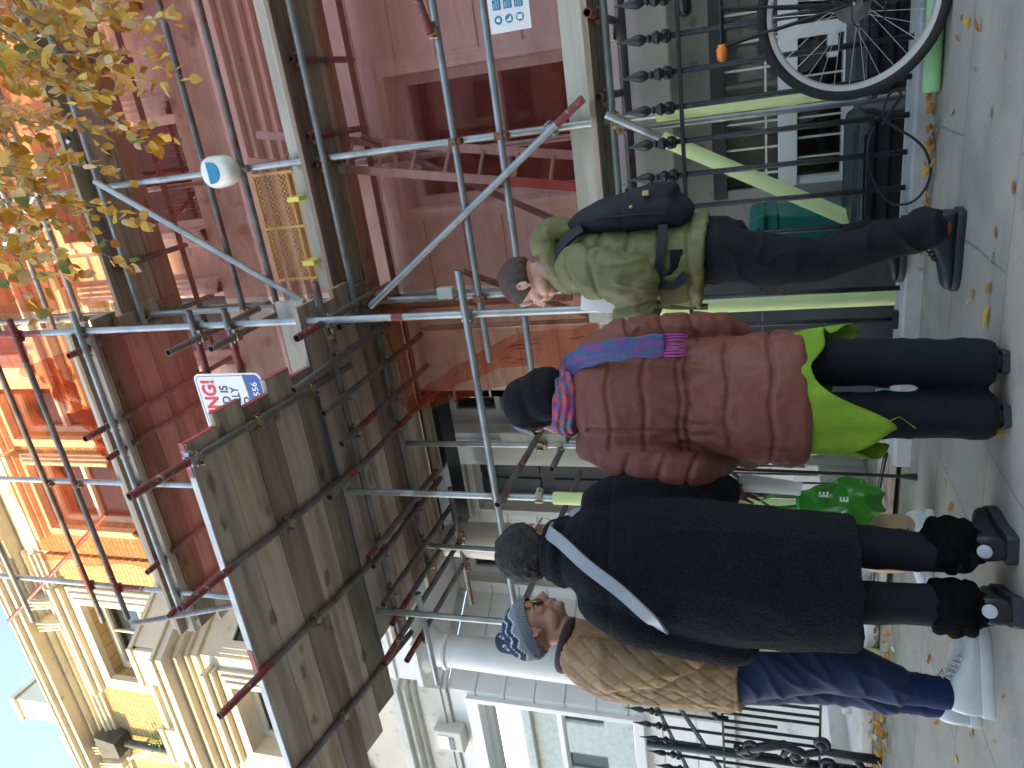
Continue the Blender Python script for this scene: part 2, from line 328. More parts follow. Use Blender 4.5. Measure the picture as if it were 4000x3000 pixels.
# ------------------------------------------------------------------ ground
MB().quad((-60, -60, -1.22), (60, -60, -1.22), (60, 60, -1.22), (-60, 60, -1.22)).build('ground', 'tar', kind='structure')
pv = MB(); pv.box(-40, -1.93, -2.6, 6.9, -.25, 0); pv.box(-1.93, 40, -2.6, 3.62, -.25, 0); pv.build('pavement', 'paving', kind='structure')
MB().box(-40, 40, -12, -2.75, -.5, -.12).build('road', 'tar', kind='structure')
MB().box(-40, 40, -2.75, -2.6, -.5, .0).build('kerb', 'plinth', kind='structure', bevel=.01)
MB().box(-40, 40, -15, -12, -.5, .0).build('far_pavement', 'paving', kind='structure')
a_ = MB(); a_.box(-1.93, 12, 3.62, 5.6, -1.2, -.85); a_.build('area_floor', 'grey_render', kind='structure')
pl = MB(); pl.box(-1.95, 12, 3.6, 3.82, -.85, .075); pl.box(-1.95, -1.8, 3.82, 4.28, -.85, .075); pl.build('stone_plinth', 'plinth', bevel=.012, cat='plinth', label='pale painted stone plinth carrying the spear topped railings')
g2 = MB(); g2.box(-12, -2.75, 4.02, 4.09, .0, .006); g2.build('drain_channel', 'grey_render', cat='drain cover', label='narrow grey drain channel crossing the paving before the steps')

# ------------------------------------------------------------------ far side of the street (stands behind the camera, shades the lower storeys)
ter = thing('opposite_terrace', (-20, -15, 0), 'terrace', 'pale terrace of houses across the street behind the viewer')
t = MB(); wins = [(x, x+1.2, z, z+2.0) for x in np.arange(-58, 18, 3.2) for z in (1.2, 4.8, 8.2)]
wall(t, -60, 20, 0, 12.6, -15.3, -15, wins); t.box(-60, 20, -22, -15.3, 0, 12.6); t.box(-60, 20, -15, -14.6, 11.9, 12.3); t.build('wall', 'stucco_old', ter)
g = MB(); [g.quad((a, -15.2, c), (b, -15.2, c), (b, -15.2, d), (a, -15.2, d)) for a, b, c, d in wins]; M['far_glass'] = mat('far_window', (.06, .065, .07), .15); gp = g.build('window', 'far_glass', ter); tag(gp, kind='stuff')
for k in range(3):
    tx = -12+k*9; tt = thing('street_tree', (tx, -9.5, 0), 'tree', ('golden street tree across the road, furthest along', 'golden street tree across the road in the middle', 'golden street tree across the road nearest the bicycle')[k], 'street trees behind the viewer')
    MB().path([(tx, -9.5, 0), (tx+.1, -9.5, 3), (tx-.2, -9.3, 6), (tx, -9.4, 8)], [.18, .15, .1, .03]).build('trunk', 'board_c', tt, smooth=True)
    cr = MB()
    for i in range(2600):
        d = Vector((random.gauss(0, 1), random.gauss(0, 1), random.gauss(0, 1))).normalized()*random.uniform(.4, 1)**.5
        c = Vector((tx, -9.5, 7))+Vector((d.x*2.6, d.y*2.2, d.z*2.6)); a = Vector((random.uniform(-1, 1), random.uniform(-1, 1), random.uniform(-1, 1))).normalized()*.13; b = a.orthogonal().normalized()*.1
        cr.quad(c-a, c+b, c+a, c-b)
    M.setdefault('far_leaf', mat('autumn_leaf', (.35, .2, .03), .7, 0, (.18, .2, .04), 3)); cr.build('crown', 'far_leaf', tt)

# ------------------------------------------------------------------ windows
def window(parent, x0, x1, z0, z1, y, split=.5, blind='blind', bars=0, name='window', room='interior', fr=.07, depth=.9, blind_top=0, mats='window_white'):
    m = MB(); m.box(x0, x0+fr, y, y+.1, z0, z1); m.box(x1-fr, x1, y, y+.1, z0, z1); m.box(x0+fr, x1-fr, y, y+.1, z1-fr, z1); m.box(x0+fr, x1-fr, y, y+.1, z0, z0+fr)
    zs = z0+(z1-z0)*split
    if split: m.box(x0+fr, x1-fr, y-.01, y+.09, zs-.03, zs+.03)
    for i in range(bars): xb = x0+(x1-x0)*(i+1)/(bars+1); m.box(xb-.012, xb+.012, y+.02, y+.08, z0+fr, z1-fr)
    f = m.build(name, mats, parent, bevel=.004); f['_base'] = list(parent['_base'])
    g = MB(); g.quad((x0+fr, y+.05, z0+fr), (x1-fr, y+.05, z0+fr), (x1-fr, y+.05, z1-fr), (x0+fr, y+.05, z1-fr)); p = g.build('pane', 'glass', f)
    if blind:
        b = MB(); nn = max(6, int((x1-x0)/.03)); zt = z1-fr-blind_top
        for i in range(nn):
            a0 = x0+fr+(x1-x0-2*fr)*i/nn; a1 = x0+fr+(x1-x0-2*fr)*(i+1)/nn; am = (a0+a1)/2
            b.quad((a0, y+.16, z0+fr), (am, y+.18, z0+fr), (am, y+.18, zt), (a0, y+.16, zt)); b.quad((am, y+.18, z0+fr), (a1, y+.16, z0+fr), (a1, y+.16, zt), (am, y+.18, zt))
        b.build('blind', blind, f)
    r = MB(); r.box(x0-.1, x1+.1, y+depth, y+depth+.02, z0-.1, z1+.1); r.box(x0-.12, x0-.1, y+.12, y+depth, z0-.1, z1+.1); r.box(x1+.1, x1+.12, y+.12, y+depth, z0-.1, z1+.1); r.box(x0-.1, x1+.1, y+.12, y+depth, z1+.1, z1+.12); r.box(x0-.1, x1+.1, y+.12, y+depth, z0-.12, z0-.1)
    r.build('room', room, f); return f
def architrave(mb, x0, x1, z0, z1, y, w_=.2, head=True):
    for k, (a, p) in enumerate(((w_, .05), (w_*.72, .08), (w_*.4, .105))):
        mb.box(x0-a, x0-.001*k, y-p, y, z0, z1+a); mb.box(x1+.001*k, x1+a, y-p, y, z0, z1+a); mb.box(x0-.001*k, x1+.001*k, y-p, y, z1+.001*k, z1+a)
    if head: mb.box(x0-w_*1.2, x1+w_*1.2, y-.2, y, z1+w_*1.3, z1+w_*1.3+.07); mb.box(x0-w_*1.1, x1+w_*1.1, y-.13, y, z1+w_, z1+w_*1.3)
def moulding(mb, x0, x1, y, z0, steps):     # steps: (height, projection) from below
    z = z0
    for h, p in steps: mb.box(x0, x1, y-p, y, z, z+h); z += h
    return z

# ------------------------------------------------------------------ house behind the scaffold
hs = thing('scaffolded_house', (0, 5.5, 0), 'house', 'white stucco terraced house standing behind the red netted scaffold')
W = MB(); gw = (-.70, .285, 1.60, 3.34); bw = (-.80, .62, .10, .98)
courses(W, -2.36, 9, 1.25, 4.4, 5.5, 6.0, [gw, (1.2, 2.2, 1.6, 3.34)])
W.build('wall', 'stucco', hs)
W = MB(); wall(W, -2.36, 9, -1.2, 1.25, 5.5, 6.0, [bw]); W.build('basement_wall', 'grey_render', hs)
W = MB(); wall(W, -2.36, 9, 4.4, 7.6, 5.62, 6.1, [(-.70, .285, 5.5, 7.1), (1.2, 2.2, 5.5, 7.1), (-2.0, -1.3, 5.5, 7.1)]); wall(W, -2.36, 9, 7.6, 13, 5.7, 6.1, [(-.70, .285, 8.4, 10), (1.3, 2.3, 8.4, 10), (-2.0, -1.3, 8.4, 10)]); W.build('upper_wall', 'stucco_old', hs)
W = MB(); moulding(W, -2.45, 9.1, 5.5, 4.38, ((.06, .05), (.08, .11), (.05, .2), (.09, .26), (.04, .3))); moulding(W, -2.45, 9.1, 5.6, 7.45, ((.08, .06), (.08, .14), (.1, .24), (.05, .3)))
moulding(W, -2.45, 9.1, 5.7, 12.4, ((.2, .1), (.2, .3), (.2, .5))); W.build('cornice', 'stucco', hs, bevel=.006)
for A__ in ((*gw, 5.5, .1, False), (-.7, .285, 5.5, 7.1, 5.62, .16), (-.7, .285, 8.4, 10, 5.7, .16), (-2.0, -1.3, 5.5, 7.1, 5.62, .14), (1.2, 2.2, 5.5, 7.1, 5.62, .14), (-2.0, -1.3, 8.4, 10, 5.7, .14)): W = MB(); architrave(W, *A__); W.build('architrave', 'stucco', hs, bevel=.004)
window(hs, *gw, 5.62, split=.54, blind=None, room='brown_room')
for a in ((-.7, .285, 5.5, 7.1), (1.2, 2.2, 5.5, 7.1), (-2.0, -1.3, 5.5, 7.1)): window(hs, *a, 5.72)
window(hs, 1.2, 2.2, 1.6, 3.34, 5.62)
for a in ((-.70, .285, 8.4, 10), (1.3, 2.3, 8.4, 10), (-2.0, -1.3, 8.4, 10)): window(hs, *a, 5.8)
# basement window: pale bars, thick white transom
b = MB(); y = 5.52; x0, x1 = bw[0], bw[1]
b.box(x0, x1, y-.03, y+.1, .44, .56); b.box(x0, x1, y-.02, y+.1, .10, .165); b.box(x0, x0+.05, y, y+.1, .165, .44); b.box(x1-.05, x1, y, y+.1, .165, .44)
b.box(-.02, .20, y-.032, y+.08, .20, .26); b.box(.12, .2, y-.034, y+.06, .1, .44)
bwf = b.build('window', 'window_white', hs, bevel=.004); bwf['_base'] = list(hs['_base'])
b = MB()
for i in range(11): xb = x0+.05+i*.128; b.box(xb-.006, xb+.006, y+.0, y+.02, .165, .44)
for i in range(8): xb = x0+.1+i*.17; b.box(xb-.007, xb+.007, y+.0, y+.02, .56, .90)
b.box(x0, x1, y+.001, y+.018, .63, .645); b.build('bar', 'cream', bwf)
b = MB(); b.quad((x0, y+.07, .1), (x1, y+.07, .1), (x1, y+.07, .98), (x0, y+.07, .98)); b.build('pane', 'glass', bwf)
b = MB(); b.box(x0, x1, y+.16, y+.18, .56, .98); b.build('blind', 'cream', bwf)
b = MB(); b.box(x0, x1, y+.6, y+.62, 0, 1); b.box(x0-.02, x0, y+.1, y+.6, 0, 1); b.build('room', 'brown_room', bwf)
MB().box(x0-.05, x1+.05, 5.485, 5.53, .90, .99).build('lintel', 'dark_paint', hs)

W = MB(); wall(W, -5.19, -2.30, 4.76, 10.72, 6.5, 6.85, [(-4.7, -3.7, 5.7, 7.3), (-4.7, -3.7, 8.75, 10.2), (-3.3, -2.6, 5.7, 7.3), (-3.3, -2.6, 8.75, 10.2)]); W.box(-2.36, -2.30, 5.7, 6.49, 4.76, 12); W.build('brick_wall', 'brick', hs)
W = MB(); W.box(-5.18, -2.38, 6.46, 6.5, 7.6, 8.0); moulding(W, -5.18, -2.38, 6.5, 8.0, ((.08, .1), (.1, .25), (.05, .3))); W.build('string_course', 'stucco_sun_tint', hs, bevel=.006); W = MB(); W.box(-5.18, -2.38, 6.455, 6.499, 10.73, 11.05); moulding(W, -5.18, -2.38, 6.5, 11.06, ((.08, .25), (.1, .45), (.05, .5))); W.build('upper_cornice', 'stucco_sun_tint', hs, bevel=.006)
for A__ in ((-4.7, -3.7, 5.7, 7.3), (-4.7, -3.7, 8.75, 10.2), (-3.3, -2.6, 5.7, 7.3), (-3.3, -2.6, 8.75, 10.2)): W = MB(); architrave(W, *A__, 6.5, .14); W.build('architrave', 'stucco_sun_tint', hs, bevel=.004); window(hs, *A__, 6.62)
# ------------------------------------------------------------------ entrance recess between the houses
en = thing('entrance_porch', (-3.8, 6.2, 0), 'porch', 'shared white entrance porch with a round column behind the women')
W = MB(); ops = [(-3.05, -2.55, 2.75, 3.85), (-4.08, -3.45, 1.0, 3.62), (-5.05, -4.62, 2.0, 3.95)]
courses(W, -5.3, -4.15, 0, 5.2, 6.5, 6.8, ops); wall(W, -4.15, -2.3, 0, 5.2, 6.5, 6.8, ops); W.box(-2.36, -2.3, 5.5, 6.5, 0, 4.6)
W.box(-3.42, -3.06, 6.2, 6.5, 0, 4.3); W.box(-3.36, -3.12, 6.17, 6.2, 1.2, 4.2)
W.build('wall', 'stucco', en)
for A__ in ((-3.05, -2.55, 2.75, 3.85, 6.5, .1, False), (-4.08, -3.45, 1.0, 3.62, 6.5, .1), (-5.05, -4.62, 2.0, 3.95, 6.5, .07, False)): W = MB(); architrave(W, *A__); W.build('architrave', 'cream', en)
window(en, -3.05, -2.55, 2.75, 3.85, 6.6, blind=None); window(en, -5.05, -4.62, 2.0, 3.95, 6.58)
d = MB(); d.box(-4.08, -3.45, 6.62, 6.68, 1.0, 3.62)
for zz in (1.15, 2.1, 2.95):
    for xx in (-4.02, -3.74): d.box(xx, xx+.22, 6.6, 6.62, zz, zz+.7)
d.build('door', 'dark_paint', en, bevel=.004)
def column(x, y, z0, z1, r, par, m_):
    mb = MB(); h = z1-z0
    prof = [(r*1.35, z0), (r*1.35, z0+.08), (r*1.2, z0+.1), (r*1.3, z0+.15), (r*1.1, z0+.2), (r*1.05, z0+.24)]
    for i in range(10): t_ = i/9; prof.append((r*(1.03-.17*t_**1.6), z0+.24+(h-.55)*t_))
    prof += [(r*1.0, z1-.30), (r*1.02, z1-.27), (r*.88, z1-.25), (r*.88, z1-.17), (r*1.0, z1-.16), (r*1.25, z1-.08), (r*1.3, z1-.06)]
    mb.lathe(prof, (x, y, 0), 36); mb.box(x-r*1.4, x+r*1.4, y-r*1.4, y+r*1.4, z1-.06, z1); o = mb.build('column', m_, par, smooth='auto'); return o
column(-3.86, 5.5, .9, 4.1, .19, en, 'cream')
column(-5.22, 5.45, .9, 4.1, .19, en, 'stucco')
W = MB(); moulding(W, -5.5, -3.55, 5.7, 4.1, ((.28, .43), (.04, .46), (.14, .44), (.05, .5), (.05, .56), (.06, .62))); W.box(-5.5, -2.37, 5.7, 6.49, 4.1, 4.75); W.box(-3.6, -2.4, 5.35, 5.7, 4.2, 4.72); W.build('entablature', 'stucco', en, bevel=.004)
st = MB()
for i in range(6): st.box(-4.55, -2.75, 4.55+i*.27, 4.83+i*.27 if i < 5 else 6.45, -.1, .155*(i+1))
st.build('steps', 'stucco_old', en, bevel=.01)
pr = MB()
for (xa, za, xb, zb_) in ((-2.95, .95, -2.95, 0),): pass
P0, P1 = V3(-2.72, 4.6, 1.02), V3(-2.72, 6.0, 1.98)
pr.beam(P0, P1, .04, .03); pr.beam(P0-V3(0, 0, .32), P1-V3(0, 0, .32), .02, .02); pr.beam(P0-V3(0, 0, .95), P0, .03, .03, up=(0, 1, 0))
for i in range(12):
    c = P0.lerp(P1, (i+.5)/12); pr.tube(c-V3(0, 0, .9), c, .008, 6)
    pr.path([c+V3(0, .05*math.sin(a)*math.copysign(1, math.cos(a)), -.16+.12*math.cos(a)) for a in np.linspace(0, 2*PI, 14)], .007, 6)
pr.build('step_railing', 'black_iron', en)
MB().tube((-4.52, 6.42, .1), (-4.52, 6.42, 4.1), .038, 14).build('downpipe', 'slate', None, smooth=True, cat='downpipe', label='slim dark downpipe on the white wall behind the black coat', base=(-4.52, 6.42, 0))

# wooden notice board with blue edge fixed at the entrance
nb = MB(); c = at(*zm(1900, 1200, 800/1896)(430, 1210), 5.0); nb.box(c.x-.04, c.x+.04, 4.99, 5.02, c.z-.27, c.z+.27); nbo = nb.build('timber_board', 'board_pale', cat='board', label='short pale timber board tied to the far scaffold post')

# ------------------------------------------------------------------ left house
lh = thing('bay_fronted_house', (-7.5, 6.5, 0), 'house', 'tall white stucco and yellow brick house with sunlit upper storeys and a canted bay')
BX0, BX1 = -9.6, -5.9
def canted(mb, z0, z1, proj=0, step=0, ops=(), fn=None):
    pass
W = MB(); opw = (-8.1, -5.99+.02, 1.93, 3.62); opw = (-7.75, -6.02, 1.95, 3.66)
courses(W, BX0, BX1, 0, 4.05, 5.6, 6.0, [opw]);
S_A, S_B = V3(-5.9, 5.6, 0), V3(-5.28, 6.5, 0)     # canted side of the bay
def side_mx(): 
    d = (S_B-S_A).normalized(); n_ = V3(d.y, -d.x, 0); n_ = n_ if n_.x > 0 else -n_
    return Matrix(((d.x, -n_.x, 0, S_A.x), (d.y, -n_.y, 0, S_A.y), (0, 0, 1, 0), (0, 0, 0, 1))), (S_B-S_A).length
SM, SL = side_mx()
z = 0
while z < 4.0: W.box(0.0, SL, .018, .3, z, z+.335, SM); W.box(0, SL, 0, .018, z+.009, z+.326, SM); z += .335
W.build('wall', 'stucco', lh)
W = MB(); moulding(W, BX0, BX1, 5.6, 4.02, ((.06, .04), (.3, .06), (.05, .12), (.06, .2), (.08, .26), (.05, .22)))
z = 4.02
for h, p in ((.06, .04), (.3, .06), (.05, .12), (.06, .2), (.08, .26), (.05, .22)): W.box(-.0, SL, -p, 0, z, z+h, SM); W.prism([(BX1-.001, 0), (BX1+p*.55, 0)], 0, 0) if False else None; z += h
def corner(mb, p, z0, z1):     # mitre wedge between front and canted side
    n1 = V3(0, -1, 0); d = (S_B-S_A).normalized(); n2 = V3(d.y, -d.x, 0)
    A = S_A; B = A+n1*p; C = A+n2*p; D = A+(n1+n2).normalized()*p/max(.5, ((n1+n2).normalized()).dot(n1))
    k = len(mb.v); P_ = [A, B, D, C]; mb.v += [(q.x, q.y, z0+.001) for q in P_]+[(q.x, q.y, z1-.001) for q in P_]
    mb.f += [tuple(k+i for i in q) for q in ((3,2,1,0),(4,5,6,7),(0,1,5,4),(1,2,6,5),(2,3,7,6),(3,0,4,7))]
z = 4.02
for h, p in ((.06, .04), (.3, .06), (.05, .12), (.06, .2), (.08, .26), (.05, .22)): corner(W, p, z, z+h); z += h
W.build('cornice', 'stucco_old', lh, bevel=.004)
window(lh, *opw, 5.72, split=.5, blind='blind', blind_top=.0, fr=.06)
W = MB(); W.box(opw[0]-.06, opw[0], 5.55, 5.6, opw[2], opw[3]+.14); W.box(opw[1], opw[1]+.06, 5.55, 5.6, opw[2], opw[3]+.14); W.box(opw[0], opw[1], 5.55, 5.6, opw[3], opw[3]+.14); W.box(opw[0]-.1, opw[1]+.1, 5.5, 5.6, opw[2]-.1, opw[2]); W.build('sill', 'window_white', lh, bevel=.004)
# first floor bay
W = MB(); o1 = (-7.35, -6.28, 5.3, 6.98)
wall(W, BX0, BX1, 4.6, 7.5, 5.62, 6.0, [o1]); W.box(.02, SL, .02, .3, 4.6, 7.5, SM); W.build('bay_wall', 'stucco_sun_tint', lh)
W = MB(); architrave(W, o1[0], o1[1], o1[2], o1[3], 5.62, .2)
for k, (a, p) in enumerate(((.16, .05), (.10, .08))):
    W.box(.22-a, .22, -p+.02, .02, 5.3, 6.95+a, SM); W.box(.82, .82+a, -p+.02, .02, 5.3, 6.95+a, SM); W.box(.22, .82, -p+.02, .02, 6.95, 6.95+a, SM)
W.build('architrave', 'stucco_sun_tint', lh, bevel=.005); window(lh, *o1, 5.78, split=.5, blind=None, room='blind', depth=.3)
f = MB(); f.box(.22, .82, .0, .018, 5.3, 6.95, SM); f.build('side_window', 'blind', lh)
ST = ((.1, .05), (.06, .1), (.08, .2), (.1, .34), (.05, .38))
W = MB(); moulding(W, BX0, BX1, 5.62, 7.42, ST); z = 7.42
for h, p in ST: W.box(0, SL, -p+.02, .02, z, z+h, SM); corner(W, p-.02, z, z+h); z += h
W.box(BX0, BX1+.05, 5.62, 6.5, 7.7, 7.81); W.build('string_cornice', 'stucco_sun_tint', lh, bevel=.006)
# balustrade on the bay
W = MB()
for a, b in ((-6.4, -5.85), (-7.75, -7.2), (-9.2, -8.6)): W.box(a, b, 5.5, 5.76, 7.81, 8.36); W.box(a-.03, b+.03, 5.47, 5.79, 8.36, 8.43)
W.box(BX0, BX1, 5.52, 5.74, 7.81, 7.88); W.box(BX0, BX1, 5.52, 5.74, 8.28, 8.35); W.box(0, SL, -.1, .12, 7.81, 8.36, SM); W.box(-.03, SL, -.13, .15, 8.36, 8.42, SM)
for x in np.arange(-8.45, -6.5, .16):
    if -7.8 < x < -7.15: continue
    W.lathe([(.055, 7.88), (.03, 7.93), (.065, 8.02), (.04, 8.12), (.03, 8.2), (.055, 8.28)], (x, 5.63, 0), 10)
W.build('balustrade', 'stucco_sun_tint', lh, bevel=.004)
# brick wall, second floor window
o2 = (-7.45, -6.05, 8.75, 10.3)
W = MB(); wall(W, BX0-.0, -5.25, 7.8, 10.72, 6.5, 6.9, [o2]); W.build('brick_wall', 'brick', lh)
W = MB(); architrave(W, o2[0], o2[1], o2[2], o2[3], 6.5, .26); moulding(W, BX0, -5.2, 6.5, 10.72, ((.06, .06), (.05, .1), (.04, .14))); W.box(BX0, -5.2, 6.46, 6.5, 10.87, 11.16)
moulding(W, BX0, -5.15, 6.5, 11.02, ((.05, .1), (.05, .2), (.08, .40), (.06, .47), (.03, .5))); 
W.build('frieze', 'stucco_sun_tint', lh, bevel=.006); window(lh, *o2, 6.66, split=.5, blind='cream', bars=1, fr=.09, room='blind', depth=.4)
for x in (-6.0, -6.4, -8.9, -9.25):
    k = MB(); k.prism([(x-.07, 10.7), (x+.07, 10.7), (x+.09, 11.12), (x-.09, 11.12)], 6.28, 6.46)
    for q in (-.05, 0, .05): k.tube((x+q, 6.29, 10.72), (x+q*1.3, 6.22, 11.1), .018, 8)
    k.build('bracket', 'stucco_sun_tint', lh, bevel=.006)
W = MB(); W.box(BX0, -5.2, 6.9, 7.3, 11.0, 11.75); W.box(BX0, -5.2, 6.85, 7.35, 11.75, 11.8); W.build('parapet', 'stucco_sun_tint', lh, bevel=.01)
W = MB(); W.v = [(BX0, 7.3, 11.6), (-5.2, 7.3, 11.6), (-5.2, 10, 13.3), (BX0, 10, 13.3)]; W.f = [(0, 1, 2, 3)]; W.build('roof', 'slate', lh)
W = MB(); W.box(-9.4, -8.95, 6.95, 8.6, 11.6, 13.75); W.box(-9.45, -8.9, 6.9, 8.65, 13.75, 13.87); W.build('chimney', 'stucco_sun_tint', lh, bevel=.01)
W = MB(); W.box(-9.3, -8.95, 6.4, 6.9, 11.28, 11.9); W.box(-9.36, -8.9, 6.35, 6.95, 11.9, 12.0); W.build('pedestal', 'stucco_sun_tint', lh, bevel=.01)
W = MB(); W.prism([(-8.95, 10.55), (-8.65, 10.55), (-8.58, 10.95), (-9.02, 10.95)], 6.2, 6.48); W.tube((-8.8, 6.38, 7.9), (-8.8, 6.38, 10.6), .06); W.tube((-8.8, 6.38, 7.9), (-8.8, 6.38, 4.6), .06)
W.build('rainwater_pipe', 'slate', lh)
W = MB()
for i in range(5):
    p0 = V3(-9.3-i*.05, 6.4, 10.9); p1 = V3(-8.7-.1*i, 6.36, 9+.3*i); p2 = V3(-8.95, 6.35, 6)
    W.path([p0, p0.lerp(p1, .5)+V3(.15, 0, .1), p1, p1.lerp(p2, .5)+V3(.1, 0, 0), p2], .009, 5)
W.build('cable', 'white_plastic', lh)
nh = thing('next_house', (-12, 6.5, 0), 'house', 'sunlit yellow brick house beyond the rainwater pipe')
W = MB(); wall(W, -16, BX0, 0, 10.5, 6.52, 7, [(-11.4, -10.3, 8.5, 10.2)]); W.build('wall', 'brick', nh)
W = MB(); moulding(W, -16, BX0, 6.52, 10.5, ((.5, .06), (.1, .2), (.12, .45))); architrave(W, -11.4, -10.3, 8.5, 10.2, 6.52, .2); W.build('cornice', 'stucco', nh, bevel=.01); window(nh, -11.4, -10.3, 8.5, 10.2, 6.7)
# cream alarm box on the left bay, small plants
c = at(*Z8(720, 1430), 5.55); al = thing('wall_alarm_box', c, 'alarm box', 'cream plastic alarm box on the white wall above the sash window')
a = MB(); a.prism([(c.x-.15, c.z-.17), (c.x+.15, c.z-.17), (c.x+.15, c.z+.17), (c.x-.15, c.z+.17)], 5.44, 5.6); a.build('casing', 'cream', al, bevel=.02)
a = MB(); a.box(c.x-.11, c.x+.06, 5.432, 5.438, c.z-.07, c.z-.02); a.build('blue_stripe', 'sign_navy', al); a = MB(); a.box(c.x-.11, c.x+.08, 5.433, 5.438, c.z-.01, c.z+.12); a.build('label_panel', 'sign_white', al)

# ------------------------------------------------------------------ scaffold
sf = thing('scaffold', (-2, 4.4, -.85), 'scaffold', 'galvanised tube and board scaffold with a tilted plank fan over the pavement')
TR = .0242; NC = [0]
def tube(name, p, q, m_='steel', r=TR, red=None, dull=False):
    o = MB().tube(p, q, r, 16, True).build(name, M[m_], sf, smooth='auto')
    p, q = Vector(p), Vector(q); L = (q-p).length
    for a, b in (red or []):
        rr = MB(); d = (q-p)/L; rr.tube(p+d*a*1.0-d*.002, p+d*b, r+.0012, 16, True); rr.build('painted_band', 'steel_red', o, smooth='auto')
    return o
def coupler(c, axis, toward=(0, -1, 0), m_=None, r=TR):
    NC[0] += 1
    if NC[0] > 95: return
    a = Vector(axis).normalized(); c = Vector(c); mb = MB(); t_ = Vector(toward); t_ = (t_-a*a.dot(t_)).normalized(); s_ = a.cross(t_)
    mb.path([c+(t_*math.cos(x)+s_*math.sin(x))*(r+.006) for x in np.linspace(0, 2*PI, 15)[:-1]], .0075, 6, True)
    R2 = Matrix(((a.x, t_.x, s_.x, c.x), (a.y, t_.y, s_.y, c.y), (a.z, t_.z, s_.z, c.z), (0, 0, 0, 1)))
    mb.box(-.026, .026, -.012-r, .006-r, -.03, .03, R2); mb.box(-.022, .022, r-.004, r+.012, -.022, .022, R2); mb.box(-.02, .02, -.02, .02, r+.002, r+.03, R2)
    mb.tube(c+s_*(r+.02)-t_*.03, c+s_*(r+.02)+t_*.055, .006, 6); mb.tube(c+s_*(r+.02)+t_*.02, c+s_*(r+.02)+t_*.034, .013, 6)
    mb.tube(c-s_*(r+.012)-a*.028, c-s_*(r+.012)+a*.028, .008, 6)
    m_ = m_ or ('brass_coupler', 'grey_coupler', 'rust_coupler')[NC[0] % 3 if NC[0] % 4 else 0]
    mb.build('coupler', m_, sf, smooth='auto')
P0Y, P1Y = 4.1, 4.75
stds1 = [(-.195, None), (-1.25, 12), (2.0, 12)]; stds0 = [(-1.2, 0), (-2.52, 0), (-3.6, 0)]
tube('standard', (-.195, P1Y, -.85), (-.21, P1Y, 12)); tube('standard', (-1.25, P1Y+.02, -.85), (-1.27, P1Y+.02, 12)); tube('standard', (2.0, P1Y, -.85), (2.0, P1Y, 12))
tube('standard', (-1.215, P0Y, -.85), (-1.19, P0Y, 3.9), red=[(3.72, 3.8)]); tube('standard', (-1.19, P0Y, 3.9), (-1.18, P0Y, 12), red=[(2.1, 2.6)])
tube('standard', (-2.50, P0Y, 0), (-2.53, P0Y, 12)); tube('standard', (-3.57, P0Y, 0), (-3.6, P0Y, 3.75)); tube('standard', (-3.6, P0Y, 3.75), (-3.63, P0Y, 12), red=[(2.2, 2.5)])
tube('standard', (-2.57, 5.0, 0), (-2.57, 5.0, 3.55)); tube('standard', (-3.6, 5.0, 0), (-3.6, 5.0, 3.7))
for x in (-.2, -1.3, 2.0): tube('standard', (x-.1, 5.42, -.85), (x-.1, 5.42, 12), 'steel')
for x, y, z0, z1 in ((-.196, P1Y, -.8, 1.27), (-1.214, P0Y, -.8, 1.33), (-2.503, P0Y, 0, 2.02), (-2.57, 5.0, 0, 2.02), (-3.575, P0Y, 0, 1.9), (-3.6, 5.0, 0, 2.0)):
    MB().tube((x, y, z0), (x-.001, y, z1), .043, 18, True).build('foam_sleeve', 'foam', sf, smooth='auto')
# ledgers and guard rails, right run
for z in (1.53, 3.565, 5.6, 7.6):
    tube('ledger', (-1.38, P1Y-.05, z), (3.2, P1Y-.05, z), 'steel'); tube('ledger', (-1.5, 5.37, z), (3.2, 5.37, z), 'steel_dull')
    for x in (-.2, -1.26): coupler((x, P1Y-.02, z), (0, 0, 1), (1, -.3, 0))
tube('guard_rail', (-1.97, P1Y-.05, 2.255), (3.2, P1Y-.05, 2.25)); tube('guard_rail', (-1.74, P1Y-.05, 2.565), (3.2, P1Y-.05, 2.585))
for z in (4.25, 4.57, 6.28, 6.62): tube('guard_rail', (-1.34, P1Y-.05, z), (3.2, P1Y-.05, z), 'steel_dull' if z < 6 else 'steel')
for z in (2.255, 2.575, 4.25, 4.57, 6.28):
    for x in (-.2, -1.26): coupler((x, P1Y-.045, z), (1, 0, 0), (0, -1, 0), 'rust_coupler' if z < 3 else None)
# left run, one bay nearer the pavement
for z, xa, xb in ((5.57, -3.75, -1.02), (7.5, -4.1, -1.05)): tube('ledger', (xb, P0Y-.05, z), (xa, P0Y-.05, z))
for z, xa in ((6.23, -3.93), (6.56, -4.0), (8.1, -3.9), (8.5, -3.9)): tube('guard_rail', (-1.05, P0Y-.05, z), (xa, P0Y-.05, z), 'steel_dull', red=[(.0, .35), (2.3, 2.6)] if z < 7 else None)
for z, xa in ((4.2, -2.2), (4.5, -2.2)): tube('guard_rail', (-1.06, P0Y-.05, z), (xa, P0Y-.05, z), 'steel_dull', red=[(.2, .5)])
for z in (4.2, 4.5, 5.57, 6.23, 6.56):
    for x in (-1.2, -3.61): 
        if not (z < 5 and x < -2): coupler((x, P0Y-.03, z), (0, 0, 1), (.5, -1, 0))
for z in (5.57, 6.23, 6.56): coupler((-2.53, P0Y-.03, z), (1, 0, 0))
